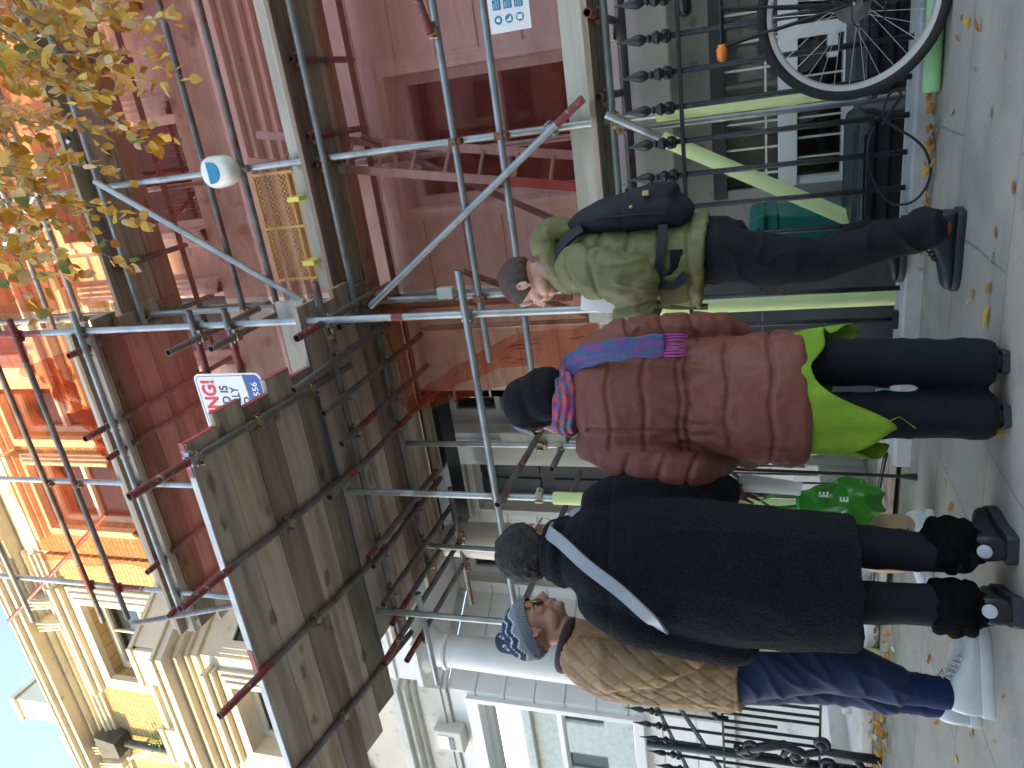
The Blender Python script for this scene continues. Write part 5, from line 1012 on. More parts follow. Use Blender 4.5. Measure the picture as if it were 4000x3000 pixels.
# high collar and hood lying on the back
mb.path([V3(.115*math.sin(a), -.055+.115*math.cos(a)*(1 if math.cos(a) > 0 else 1.15), 1.525+.035*(-math.cos(a))) for a in np.linspace(0, 2*PI, 25)[:-1]], .045, 10, True)
mb.loft([V3(0, -.10, 1.605), V3(0, -.155, 1.59), V3(0, -.185, 1.53), V3(0, -.18, 1.45)], [(.10, .03), (.13, .045), (.13, .05), (.09, .035)], side=(1, 0, 0), n=20)
me = fuse(mb, .007, 5); co, no = get(me); x, y, z = co.T
torso = (np.abs(x) < .19) | (z < 1.0); arm_t = np.hypot(y-.04, z-1.12)
d = np.zeros(len(co))
for zc in (.955, 1.07, 1.19, 1.31): d -= .011*seam(z+.02*y, zc, .009)*torso*(z < 1.40)
up_ = (np.abs(x) > .195) & (y < .07) & (z > 1.0); fo_ = (np.abs(x) > .17) & (y > .05) & (z > 1.03)
for zc in (1.405, 1.30): d -= .010*seam(z+.25*y, zc, .009)*up_
for yc in (.085, .165): d -= .010*seam(y-.2*(z-1.15), yc, .009)*fo_
d += .012*seam(np.abs(y+.02-(1.17-z)*.3), 0, .03)*up_*(z < 1.3)*nz(co, (4, 20, 20), 3)
d += .007*ridge(co, (9, 9, 7), 11, 3)*(.4+(np.abs(x) > .2))+.006*nz(co, 14, 2)+.004*nz(co, 30, 6)
push(me, d); jk = solid('puffer_jacket', me, 'olive', ym)
mb = MB(); mb.prism(rrect(-.06, .06, -.055, .055, .02), 0, .012, Matrix.Translation((-.222, .055, 1.02)) @ Matrix.Rotation(R_(90), 4, 'Z') @ Matrix.Rotation(R_(8), 4, 'Y')); mb.build('pocket', 'olive', jk, world=False, bevel=.004)
ribbon('zip_flap', [V3(-.04, .185, .9), V3(-.045, .175, 1.05), V3(-.04, .14, 1.25), V3(-.03, .10, 1.42), V3(-.02, .09, 1.52)], .04, .008, 'olive', jk, (0, 1, 0))
mb = MB(); mb.box(-.2, -.197, .1, .145, 1.33, 1.37); 
ribbon('shoulder_strap', smooth_path([(-.13, -.20, 1.38), (-.145, -.13, 1.475), (-.14, -.03, 1.49), (-.135, .06, 1.40), (-.14, .10, 1.28), (-.17, .08, 1.15), (-.21, .0, 1.02), (-.205, -.10, 1.0)]), .05, .006, 'strap_navy', ym, lambda p: V3(p.x*1.2, p.y+.05, (p.z-1.25)*.8))
ribbon('waist_strap', smooth_path([(-.16, -.19, 1.05), (-.222, -.09, 1.06), (-.235, .01, 1.07), (-.243, .03, 1.01), (-.232, -.01, .965)]), .034, .005, 'strap_navy', ym, lambda p: V3(-1, 0, 0))
# backpack
mb = MB(); mb.loft([V3(0, -.205, .985), V3(0, -.23, 1.04), V3(0, -.235, 1.15), V3(0, -.225, 1.30), V3(0, -.20, 1.42), V3(0, -.185, 1.47)], [(.13, .05), (.155, .075), (.155, .08), (.14, .065), (.10, .04), (.05, .02)], side=(1, 0, 0), n=26, sq=.75)
mb.loft([V3(0, -.29, 1.03), V3(0, -.295, 1.10), V3(0, -.285, 1.19)], [(.12, .035), (.125, .04), (.11, .025)], side=(1, 0, 0), n=20, sq=.7)
me = fuse(mb, .008, 4); co, no = get(me); push(me, .005*ridge(co, (5, 5, 7), 4, 3)-.004*seam(co[:, 2], 1.215, .006)); bp = solid('backpack', me, 'pack', ym)
mb = MB(); mb.path([V3(-.15, -.235, 1.04), V3(-.16, -.24, 1.15), V3(-.145, -.235, 1.32)], .004, 6); mb.build('zip', 'strap_navy', bp, world=False); MB().ball((-.155, -.27, 1.17), .008, 8, 6).build('zip_pull', 'gold', bp, world=False); MB().box(-.14, -.12, -.325, -.305, 1.10, 1.125).build('buckle', 'gold', bp, world=False, bevel=.003)
# spiral notebook, held
nbk = thing('notebook', (0, 0, 0), 'notebook', 'white spiral notebook open in the young mans hand'); nbk['_base'] = [0, 0, 0]
NM = Matrix.Translation(at(1322, 636, 2.86)) @ Matrix.Rotation(R_(8), 4, 'Z') @ Matrix.Rotation(R_(8), 4, 'Y')
mb = MB(); mb.box(-.075, .065, -.004, .004, -.13, .125, NM); mb.build('pages', 'paper', nbk, world=False, bevel=.001)
mb = MB()
for i in range(26): zc = -.12+.0095*i; mb.path([NM @ V3(.066+.008*math.cos(a), .008*math.sin(a), zc) for a in np.linspace(0, 2*PI, 9)[:-1]], .0014, 4, True)
mb.build('spiral', 'strap_navy', nbk, world=False); mb = MB(); mb.box(-.075, .065, .0045, .007, -.13, .125, NM); mb.build('cover', 'black_gloss', nbk, world=False)

# ================================================================== woman in russet coat (back to the viewer, head turned left)
mw = person((-1.01, 2.37, 0), R_(22), 'woman in russet puffer coat, black hood and lime tunic seen from behind')
TH = frameT(V3(-.045, .045, 1.475), 62, -8, 0, 1.0)
b = body(mw, 'skin_light', TH, [dict(w=V3(-.235, .20, .80), f=(-.1, .75, -.6), n=(.3, -.3, -.6), curl=.5, side=1, s=.9, arm=[V3(-.24, .05, .92), V3(-.24, .12, .86), V3(-.235, .19, .81)])], [V3(-.01, .0, 1.32), V3(0, 0, 1.2), V3(0, 0, 1.0), V3(0, 0, .8)], .8)
eyes(TH, b)
mb = MB()
for sgn, xs in ((1, (.095, .095, .09, .085)), (-1, (-.075, -.08, -.075, -.075))): mb.loft([V3(xs[0], .0, .72), V3(xs[1], .0, .45), V3(xs[2], .0, .25), V3(xs[3], -.005, .05), V3(xs[3], -.01, .022)], [(.085, .095), (.077, .086), (.074, .082), (.075, .088), (.062, .078)], side=(1, 0, 0), n=20, round_ends=False)
mb.loft([V3(.01, 0, .8), V3(.01, 0, .68)], [(.16, .12), (.15, .11)], side=(1, 0, 0)); me = fuse(mb, .009, 4); wrinkle(me, .005, (6, 6, 9), 7); solid('trousers', me, 'black_cloth', mw)
for hl in ((.083, -.06), (-.076, -.065)): shoe(mw, hl, R_(-6 if hl[0] > 0 else 5), .235, .085, .08, 'shoe_black', 'sole_dark', .02)
# lime tunic with a ragged drape
mb = MB(); R = []; N_ = 64
for k in range(15):
    t_ = k/14; r = []
    for j in range(N_):
        a = 2*PI*j/N_; drop = .17+.05*math.sin(a*2+.6)+.11*math.exp(-((((a-4.25+PI) % (2*PI))-PI)/.42)**2)+.03*math.sin(a*5)+.16*math.exp(-((((a-2.6+PI) % (2*PI))-PI)/.5)**2)-.05*math.exp(-((((a-5.2+PI) % (2*PI))-PI)/.3)**2)
        rr = 1+.055*t_*math.sin(a*7+2*math.sin(a*2))+.03*t_*math.sin(a*15+1)
        r.append(V3(-.0+.198*math.cos(a)*rr*(1+.05*t_), .158*math.sin(a)*rr*(1+.06*t_), .64-t_*drop-.0))
    R.append(r)
mb.rings(R, cap0=False, cap1=False); o = mb.build('tunic', 'lime_linen', mw, smooth=True, world=False); so_ = o.modifiers.new('thick', 'SOLIDIFY'); so_.thickness = .003
mb = MB(); mb.path(smooth_path([(-.07, -.18, .375), (-.085, -.165, .34), (-.075, -.15, .31), (-.09, -.12, .285), (-.11, -.115, .26)]), .0013, 5); mb.build('loose_thread', 'lime_linen', o, world=False)
# coat
mb = MB(); mb.loft([V3(-.02, 0, .55), V3(-.02, 0, .57), V3(-.02, 0, .66), V3(-.01, 0, .80), V3(0, 0, .93), V3(-.005, -.01, 1.06), V3(-.01, -.01, 1.18), V3(-.015, -.005, 1.27), V3(-.02, .01, 1.335)], [(.20, .16), (.225, .18), (.225, .18), (.20, .165), (.178, .145), (.19, .15), (.20, .145), (.175, .125), (.085, .08)], side=(1, 0, 0), n=30, round_ends='end')
mb.loft([V3(.14, -.0, 1.25), V3(.195, .0, 1.14), V3(.215, .04, .98), V3(.22, .09, .82), V3(.19, .14, .76)], [(.075, .085), (.076, .085), (.068, .078), (.06, .066), (.05, .05)], side=(1, 0, 0), n=20)
mb.loft([V3(-.17, -.0, 1.26), V3(-.22, -.015, 1.15), V3(-.25, -.025, 1.0), V3(-.258, -.01, .93)], [(.078, .088), (.082, .09), (.08, .09), (.076, .084)], side=(1, 0, 0), n=20)
mb.loft([V3(-.258, -.015, .95), V3(-.25, .06, .89), V3(-.238, .15, .83), V3(-.235, .175, .815)], [(.076, .084), (.072, .078), (.058, .062), (.048, .05)], side=(1, 0, 0), n=20)
me = fuse(mb, .0065, 4); co, no = get(me); x, y, z = co.T; d = np.zeros(len(co)); tor = np.abs(x+.01) < .185
for zc, am in ((.665, .012), (.80, .010), (.925, .014), (.95, .012), (1.065, .012), (1.185, .010)): d -= am*seam(z+.006*np.sin(x*30+zc*9), zc, .0075)*(tor | (z < .78))
for xc in (-.125, .125): d -= .010*seam(x, xc, .007)*(z > .94)*(y < 0)*(z < 1.27)
for zc in (1.12, 1.0, .90): d -= .012*seam(z-.35*(np.abs(x)-.2), zc, .008)*(~tor)*(z > .78)
gather = np.exp(-((z-.937)/.075)**2); d += .0065*gather*np.sin(x*95+6*nz(co, 8, 3))*tor
d += .007*ridge(co, (9, 9, 11), 21, 3)*(.2+.6*(~tor))+.0045*nz(co, (8, 8, 14), 8)+.0025*nz(co, 34, 4); sm_ = sum(np.exp(-((z-zc)/.03)**2) for zc in (.665, .80, 1.065, 1.185)); d += .003*sm_*nz(co, (45, 45, 12), 14)
push(me, d); ct = solid('puffer_coat', me, 'rust', mw)
# hood, satin hat brim, scarf
mb = MB(); mb.ball((-.03, .015, 1.50), (.104, .112, .112), 20, 14); mb.loft([V3(.0, -.045, 1.46), V3(.005, -.055, 1.40), V3(.0, -.045, 1.37)], [(.095, .07), (.095, .07), (.08, .05)], side=(1, 0, 0)); mb.loft([V3(-.02, -.0, 1.46), V3(-.01, -.0, 1.37)], [(.095, .095), (.085, .085)], side=(1, 0, 0))
me = fuse(mb, .006, 4); co, no = get(me); Ti = np.array(TH.inverted()); loc = co @ Ti[:3, :3].T+Ti[:3, 3]; wv = np.sin((loc[:, 1]*70)+loc[:, 2]*15); push(me, .0045*ridge(co, (5, 8, 9), 5, 2)+.0035*wv*(loc[:, 1] > .0)); co2, _ = get(me); drop_faces(me, ~((loc[:, 1] > .062) & (loc[:, 2] < .055))); hd = solid('hood', me, 'hood', mw)
mb = MB(); mb.ball((0, .01, .052), (.083, .098, .088), 20, 14); me = fuse(mb, .006, 2); co, no = get(me); push(me, .004*ridge(co, (12, 20, 20), 3, 2)); drop_faces(me, co[:, 2] > .035); me.transform(TH); solid('satin_hat', me, 'satin', mw)
def dye_of(co, pal, sc_, seed):
    a, b_, c_ = nz(co, sc_, seed), nz(co, sc_, seed+20), nz(co, sc_, seed+40); s_ = np.stack([a, b_, c_, nz(co, sc_, seed+60), nz(co, sc_, seed+80)], 1)[:, :len(pal)]; idx = s_.argmax(1); return np.array(pal)[idx]
PAL = [(.07, .07, .27), (.02, .13, .20), (.17, .06, .25), (.04, .09, .28), (.20, .05, .22)]; PAL2 = [(.55, .10, .02), (.40, .03, .12), (.03, .16, .24), (.30, .05, .22), (.05, .04, .20)]
mb = MB()
for zz, rr, t0 in ((1.345, 1.0, .030), (1.375, .95, .028)): mb.path([V3(-.02+.105*rr*math.cos(a), -.0+.10*rr*math.sin(a), zz+.012*math.cos(a*2)) for a in np.linspace(0, 2*PI, 31)[:-1]], t0, 10, True)
me = fuse(mb, .005, 3); co, no = get(me); ang = np.arctan2(co[:, 1], co[:, 0]+.02); push(me, .004*np.sin(co[:, 2]*230+3*np.sin(ang*3))); co, no = get(me); sc1 = solid('scarf', me, 'scarf', mw, dye=dye_of(co, PAL2, (26, 26, 60), 5)*.75+dye_of(co, PAL2, 110, 2)*.2)
mb = MB(); lst = smooth_path([(.02, .03, 1.37), (.085, -.055, 1.345), (.125, -.12, 1.28), (.145, -.165, 1.18), (.155, -.185, 1.07), (.158, -.19, .985)])
R = []
for i, p in enumerate(lst):
    t_ = (lst[min(i+1, len(lst)-1)]-lst[max(i-1, 0)]).normalized(); s_ = V3(1, -.35, 0); s_ = (s_-t_*s_.dot(t_)).normalized(); n_ = s_.cross(t_); wd = .039+.003*math.sin(i); R.append([p+s_*wd*math.cos(a)+n_*(.013*math.sin(a)+.004*math.sin(5*a)) for a in np.linspace(0, 2*PI, 25)[:-1]])
mb.rings(R); me = fuse(mb, .005, 2); co, no = get(me); solid('scarf_tail', me, 'scarf', sc1, dye=dye_of(co, PAL, (34, 34, 24), 9)*.55+dye_of(co, PAL, 90, 19)*.2); mb = MB(); random.seed(3)
for i in range(8): xa = .124+.0095*i; mb.path([V3(xa, -.19, .99), V3(xa+random.uniform(-.004, .004), -.197, .95), V3(xa+random.uniform(-.006, .006), -.198, .915)], [.0035, .0028, .002], 5)
M['fringe'] = mat('magenta_fringe', (.36, .04, .26), .7); mb.build('fringe', 'fringe', sc1, smooth=True, world=False)

# ================================================================== woman in long black coat
bw_ = person((-1.49, 2.09, 0), R_(35), 'short haired woman in long black wool coat with grey shoulder strap seen from behind')
TH = frameT(V3(-.005, .05, 1.475), -38, -4, 3)
b = body(bw_, 'skin_brown', TH, [dict(w=V3(.245, .22, .80), f=(.05, .8, -.5), n=(-.3, -.2, -.6), curl=.5, side=-1, s=.92, arm=[V3(.24, .05, .95), V3(.24, .13, .88), V3(.245, .2, .82)]), dict(w=V3(-.27, .10, .73), f=(.0, .25, -.95), n=(1, 0, 0), curl=.4, side=1, s=.92, arm=[V3(-.27, .05, .9), V3(-.27, .08, .82), V3(-.27, .1, .75)])], [V3(0, 0, 1.32), V3(0, 0, 1.2), V3(0, 0, 1.0), V3(0, 0, .8)], .8)
eyes(TH, b)
hair_cap(b, TH, 'hair_black', lambda x, y, z: min(z+.052-.1*(y+.1), (z+.02-(y-.0)*1.6) if y > .0 else 9, (.112-y+(z-.09)*.4)), .016, .006, 2, (1.02, 1.0, 1.02))
g_ = MB(); 
for s in (-1, 1): g_.path([TH @ V3(s*.072, .085, .005), TH @ V3(s*.080, .04, .006), TH @ V3(s*.084, -.005, .012)], [.0035, .005, .003], 6); g_.path([TH @ V3(s*.034+.030*math.cos(a), .098, -.004+.022*math.sin(a)) for a in np.linspace(0, 2*PI, 17)[:-1]], .003, 5, True)
g_.build('glasses', 'cream', b, smooth=True, world=False); MB().ball(TH @ V3(.086, .0, -.036), .005, 8, 6).build('earring', 'gold', b, smooth=True, world=False); MB().ball(TH @ V3(-.086, .0, -.036), .005, 8, 6).build('earring', 'gold', b, smooth=True, world=False)
mb = MB()
for sgn in (1, -1): mb.loft([V3(.09*sgn-.015, .0, .72), V3(.085*sgn-.015, .0, .42), V3(.078*sgn-.015, -.0, .25), V3(.075*sgn-.015, -.005, .13)], [(.085, .09), (.068, .075), (.062, .066), (.056, .06)], side=(1, 0, 0), n=20)
me = fuse(mb, .009, 4); wrinkle(me, .004, (6, 6, 8), 17); solid('trousers', me, 'black_cloth', bw_)
for (hx, hy, an) in ((.075, -.055, -24), (-.095, -.06, -4)):
    up, T = shoe(bw_, (hx, hy), R_(an), .27, .112, .12, 'shoe_black', 'sole_dark', .03)
    cfm = MB(); cc = V3(hx+(.012 if hx > 0 else -.0), hy+.055, .165)
    for dz, r_ in ((-.03, .064), (0, .07), (.032, .064)): cfm.path([cc+V3(r_*math.cos(a), r_*math.sin(a)*1.05, dz+.012*math.sin(a*2+dz*40)) for a in np.linspace(0, 2*PI, 21)[:-1]], .021, 8, True)
    cfm.loft([cc-V3(0, 0, .07), cc+V3(0, 0, .04)], [(.055, .06), (.06, .065)]); me = fuse(cfm, .006, 2); co, no = get(me); push(me, .004*nz(co, 70, 3)+.004*nz(co, 30, 5)); solid('fleece_cuff', me, 'fluff', up)
    d_ = MB(); c = T @ V3(0, -.0065, .088); ax = (T.to_3x3() @ V3(0, -1, .18)).normalized(); d_.lathe([(.0195, 0), (.0195, .008), (.017, .0095)], c+ax*.0, 20, ax); d_.build('heel_disc', 'reflective', up, world=False, smooth='auto')
mb = MB(); mb.loft([V3(-.045, .0, .425), V3(-.045, .0, .55), V3(-.04, .0, .75), V3(-.025, .0, .95), V3(-.0, -.01, 1.12), V3(.0, -.01, 1.24), V3(-.0, .0, 1.31), V3(0, .015, 1.36)], [(.205, .175), (.212, .18), (.22, .18), (.225, .18), (.225, .168), (.195, .142), (.135, .11), (.085, .08)], side=(1, 0, 0), n=34, round_ends=False)
mb.loft([V3(.16, -.0, 1.23), V3(.205, .0, 1.13), V3(.225, .03, .97), V3(.235, .11, .88), V3(.24, .18, .83)], [(.085, .10), (.088, .10), (.078, .09), (.068, .076), (.062, .066)], side=(1, 0, 0), n=20)
mb.loft([V3(-.15, -.0, 1.23), V3(-.205, .0, 1.12), V3(-.245, .03, .95), V3(-.268, .07, .80), V3(-.272, .085, .765)], [(.088, .10), (.09, .10), (.078, .088), (.064, .072), (.06, .066)], side=(1, 0, 0), n=20)
mb.path([V3(.098*math.cos(a), .03+.095*math.sin(a), 1.365-.012*math.sin(a)) for a in np.linspace(0, 2*PI, 25)[:-1]], .032, 10, True); mb.path([V3(.09*math.cos(a), .035+.088*math.sin(a), 1.405-.012*math.sin(a)) for a in np.linspace(0, 2*PI, 25)[:-1]], .024, 10, True)
me = fuse(mb, .008, 5); co, no = get(me); x, y, z = co.T; d = .004*nz(co, 12, 3)+.0018*nz(co, 75, 6)+.008*ridge(co, (6, 6, 1.6), 31, 3)*(z < 1.1)-.005*seam(z-.05*np.abs(x), 1.17, .007)*(y < .02)*(z > 1.0)
push(me, d); lc = solid('long_coat', me, 'wool', bw_)
def coat_n(p): return V3(p.x*.5, p.y*1.3-.05, .15)
ribbon('shoulder_strap', smooth_path([(.085, .02, 1.40), (.062, -.09, 1.395), (.025, -.145, 1.33), (-.04, -.178, 1.24), (-.11, -.188, 1.13), (-.165, -.185, 1.06), (-.20, -.165, 1.02), (-.225, -.12, 1.0)]), .044, .004, 'strap_grey', bw_, coat_n)

# ================================================================== older man, profile to the right
om = person((-2.06, 2.235, 0), R_(-53), 'older man in patterned grey beanie and tan quilted jacket looking up to the right')
TH = frameT(V3(0, .075, 1.565), -4, 8, 0)
b = body(om, 'skin_warm', TH, [dict(w=V3(.20, .16, .82), f=(0, .5, -.8), n=(-1, 0, 0), curl=.5, side=-1, arm=[V3(.22, .0, 1.0), V3(.215, .08, .9), V3(.2, .14, .84)])], [V3(0, .0, 1.42), V3(0, -.02, 1.3), V3(0, -.03, 1.1), V3(0, -.02, .9)], 1.15, chin=.004)
eyes(TH, b)
g_ = MB()
for s in (-1, 1): g_.path([TH @ V3(s*.060, .088, .004), TH @ V3(s*.074, .05, .004), TH @ V3(s*.080, .0, .008)], .0018, 5); g_.path([TH @ V3(s*.033+.026*math.cos(a), .097-abs(.026*math.cos(a))*.1, -.006+.019*math.sin(a)) for a in np.linspace(0, 2*PI, 17)[:-1]], .0016, 5, True)
gl = g_.build('glasses', 'gold', b, smooth=True, world=False)
for s in (-1, 1): MB().lathe([(.024, 0), (.024, .001)], TH @ V3(s*.033, .094, -.006), 16, TH.to_3x3() @ V3(s*.3, 1, 0)).build('lens', 'lens_dark', gl, world=False)
# beanie
mb = MB(); mb.ball((0, -.012, .052), (.090, .113, .098), 24, 16); mb.loft([(0, -.04, .11), (0, -.055, .158)], [(.055, .07), (.03, .04)], side=(1, 0, 0)); me = fuse(mb, .004, 3); co, no = get(me)
tl = co[:, 2]-.30*(-co[:, 1])*-1-.0; tz = co[:, 2]+.32*(co[:, 1]+.02)*-1; keep = tz > .005; az_ = np.arctan2(co[:, 0], co[:, 1]+.022); tri = np.abs(((az_*9/PI) % 2)-1); h = (tz-.005)/.12
push(me, .0012*np.sin(az_*90)*(tz < .05)+.005*(tz < .048)); G1, G2, NV, WH = np.array((.15, .17, .21)), np.array((.20, .225, .27)), np.array((.012, .025, .07)), np.array((.55, .58, .62))
dye = np.where((tz < .048)[:, None], G1[None, :]*(1+.35*np.sin(az_*70))[:, None], G2[None, :]*np.ones((len(co), 1))); hh = tz-.062-.022*np.floor(tri*4)/4
dye = np.where((hh > .0)[:, None], WH, dye); dye = np.where((hh > .0055)[:, None], NV, dye); dye = np.where(((hh > .030) & (hh < .036))[:, None], WH, dye); dye = np.where(((hh >= .036) & (hh < .046))[:, None], NV, dye)
dm = np.abs(((az_*9/PI) % 2)-1)*.03+np.abs(tz-.145); dye = np.where(((dm < .016) & (dm > .010))[:, None], WH, dye)
rgbk = dye; a = me.color_attributes.new('dye', 'FLOAT_COLOR', 'POINT'); a.data.foreach_set('color', np.hstack([rgbk, np.ones((len(rgbk), 1))]).ravel()); drop_faces(me, keep); me.transform(TH); solid('beanie', me, 'beanie', b)
# trousers, shoes
mb = MB(); mb.loft([V3(0, -.03, .93), V3(0, -.03, .83)], [(.155, .13), (.16, .13)], side=(1, 0, 0))
LR = [V3(.085, -.0, .84), V3(.085, .04, .62), V3(.085, .05, .46), V3(.085, .0, .27)]; LL = [V3(-.085, -.03, .84), V3(-.085, -.01, .62), V3(-.085, -.01, .46), V3(-.085, -.05, .27)]
for L_ in (LR, LL): mb.loft(L_, [(.092, .125), (.082, .112), (.074, .092), (.060, .066)], side=(1, 0, 0), n=22)
me = fuse(mb, .008, 4); co, no = get(me); push(me, .010*ridge(co @ np.array([[1, 0, 0], [0, .8, .6], [0, -.6, .8]]), (7, 16, 4), 13, 3)+.005*nz(co, 10, 3)); tr = solid('trousers', me, 'navy', om)
mb = MB()
for L_ in (V3(.085, -.005, 0), V3(-.085, -.055, 0)): mb.loft([L_+V3(0, 0, .28), L_+V3(0, 0, .2), L_+V3(0, -.005, .125)], [(.052, .057), (.047, .054), (.045, .052)], side=(1, 0, 0), n=20)
me = fuse(mb, .006, 2); wrinkle(me, .003, (5, 5, 30), 3); solid('ankle_cuff', me, 'navy_cuff', tr)
shoe(om, (.085, -.065), R_(-4), .30, .11, .115, 'shoe_white', 'sole_white', .034, 'sole_white'); shoe(om, (-.085, -.125), R_(4), .30, .11, .115, 'shoe_white', 'sole_white', .034, 'sole_white')
# jacket
mb = MB(); mb.loft([V3(0, -.0, .79), V3(0, -.01, .95), V3(0, -.025, 1.12), V3(0, -.03, 1.27), V3(0, -.015, 1.38), V3(0, .0, 1.45)], [(.20, .155), (.20, .155), (.205, .152), (.21, .14), (.165, .115), (.085, .085)], side=(1, 0, 0), n=28, round_ends=False)
for s in (1, -1): mb.loft([V3(s*.165, -.02, 1.36), V3(s*.215, -.025, 1.24), V3(s*.235, -.0, 1.07), V3(s*.225, .06, .95), V3(s*.205, .12, .87)], [(.072, .085), (.078, .092), (.07, .08), (.062, .068), (.055, .058)], side=(1, 0, 0), n=20)
me = fuse(mb, .0065, 4); co, no = get(me); x, y, z = co.T; arm_ = x > .175; ang = np.arctan2(x*.8, y+.02)*.17; u = np.where(arm_, y, -ang)
def ln(v, p): q = np.abs(((v/p) % 1)-.5); return np.exp(-((q-.5)/.07)**2)
d = -.006*np.maximum(ln(u*.9+z*.62, .052), ln(u*.9-z*.62, .052)); d += .008*ridge(co, (8, 8, 5), 19, 3)+.004*nz(co, 16, 4); d -= .004*seam(z, .80, .006)
push(me, d); qj = solid('quilted_jacket', me, 'tan', om)
mb = MB(); mb.path([V3(.082*math.cos(a), .012+.088*math.sin(a), 1.445+.018*math.sin(a)*-1) for a in np.linspace(0, 2*PI, 25)[:-1]], .024, 10, True); mb.loft([V3(0, -.085, 1.40), V3(0, -.075, 1.47)], [(.075, .02), (.06, .016)], side=(1, 0, 0)); me = fuse(mb, .005, 2); solid('collar', me, 'plum', qj)
MB().ball((.20, .045, .87), (.006, .010, .010), 10, 6).build('button', 'shoe_black', qj, world=False)

# ================================================================== fifth person mostly hidden behind the black coat
fp = person((-2.02, 3.08, 0), R_(150), 'person in grey cap and beige trousers almost hidden behind the black coat')
TH = frameT(V3(0, .03, 1.50), 0, -10, 0)
b = body(fp, 'skin_light', TH, [dict(w=V3(-.24, .16, .80), f=(0, .5, -.85), n=(1, 0, 0), curl=1.0, side=1, arm=[V3(-.22, .02, 1.0), V3(-.23, .08, .9), V3(-.24, .14, .82)])], [V3(0, 0, 1.36), V3(0, 0, 1.2), V3(0, 0, 1.0), V3(0, 0, .8)], 1)
mb = MB(); mb.ball((0, -.012, .05), (.085, .105, .085), 20, 14); mb.loft([(0, .07, .055), (0, .13, .045)], [(.06, .012), (.05, .006)], side=(1, 0, 0)); me = fuse(mb, .006, 2); co, no = get(me); drop_faces(me, co[:, 2] > .028); me.transform(TH); solid('cap', me, 'strap_grey', b)
mb = MB(); mb.loft([V3(0, 0, .80), V3(0, 0, 1.0), V3(0, 0, 1.2), V3(0, 0, 1.34), V3(0, 0, 1.40)], [(.17, .13), (.17, .13), (.18, .13), (.12, .1), (.07, .07)], side=(1, 0, 0))
for s in (1, -1): mb.loft([V3(s*.15, 0, 1.28), V3(s*.20, .0, 1.15), V3(s*.215, .03, .98), V3(s*.235, .12, .84)], [.065, .065, .058, .046], side=(1, 0, 0))
me = fuse(mb, .01, 4); wrinkle(me, .006, (7, 7, 5), 3); solid('coat', me, 'dark_cloth', fp)
mb = MB()
for s in (1, -1): mb.loft([V3(s*.08, 0, .84), V3(s*.085, .01, .5), V3(s*.085, -.0, .11)], [(.088, .1), (.075, .08), (.062, .068)], side=(1, 0, 0))
me = fuse(mb, .009, 3); wrinkle(me, .006, (6, 6, 8), 5); solid('trousers', me, 'tan_cloth', fp)
for s in (1, -1): shoe(fp, (s*.085, -.08), R_(-s*6), .27, .1, .1, 'shoe_white', 'sole_white', .03, 'shoe_black')
# carrier bag, cane, sheet of paper
c = at(1820, 1082, 2.95); cb = thing('carrier_bag', c, 'bag', 'bright green plastic carrier bag with white letters beside the black coat'); mb = MB()
mb.loft([c+V3(0, 0, -.13), c+V3(0, 0, -.09), c+V3(-.01, 0, .0), c+V3(-.02, 0, .10), c+V3(-.01, 0, .17)], [(.06, .03), (.105, .05), (.10, .045), (.08, .035), (.035, .02)], side=(.85, .5, 0), n=26); me = fuse(mb, .008, 2); co, no = get(me); push(me, .022*ridge(co, (9, 9, 5), 3, 3)+.012*nz(co, 18, 5)-.006); me.transform(Matrix.Translation(-c)); solid('body', me, 'green_bag', cb); gco, _ = get(me); gy = lambda x, z: float(gco[(np.abs(gco[:, 0]-x) < .05) & (np.abs(gco[:, 2]-z) < .04)][:, 1].min())
cb['_base'] = list(c)
mb = MB(); mb.path([c+V3(-.03, 0, .15), c+V3(-.05, 0, .28), c+V3(-.02, .01, .33), c+V3(.02, 0, .27), c+V3(.02, 0, .19)], .008, 6); mb.build('handle', 'green_bag', cb, smooth=True)
for ch, x_, z_, sz in (('E', .035, .06, .05), ('E', .03, -.015, .045), ('P', -.03, -.02, .045)): text(ch, sz, c+V3(x_, gy(x_+.015, z_+.02)-.001, z_), 'sign_white', cb, rz=R_(28), bold=.0015)
k0, k1 = atz(1956, 1030, .0), at(1300, 1015, 3.45); k0 = V3(k0.x*.93, k0.y*.93, 0); kd = at(1640, 1016, k0.y-.02); kt = k0+(kd-k0).normalized()*.86
cn = thing('walking_cane', k0, 'cane', 'thin dark walking cane with rubber foot standing on the paving'); MB().tube(k0+V3(0, 0, .0)+(kt-k0)*.03, kt, .0095, 12).build('shaft', 'shoe_black', cn, smooth='auto'); MB().tube(k0, k0+(kt-k0)*.065, .018, 14, r2=.013).build('rubber_foot', 'tyre', cn, smooth='auto'); MB().path([kt, kt+V3(.0, 0, .03), kt+V3(-.05, 0, .05), kt+V3(-.11, 0, .03)], .012, 8).build('handle', 'shoe_black', cn, smooth=True)
A_, B_, C_, D_ = at(1592, 1062, 2.44), at(1600, 1022, 2.42), at(1735, 1040, 2.44), at(1728, 1068, 2.48)
mb = MB(); R = [[], []]
for i in range(9):
    u = i/8
    for j in range(7):
        v = j/6; p = A_.lerp(B_, v).lerp(D_.lerp(C_, v), u); mb.v.append(tuple(p+V3(0, -.012*math.sin(PI*u)*math.sin(PI*v)-.01*u*u, 0)))
for i in range(8):
    for j in range(6): a = i*7+j; mb.f.append((a, a+1, a+8, a+7))
o = mb.build('paper_sheet', 'paper', smooth=True, cat='paper', label='curling white sheet of paper held between the two women', base=A_)
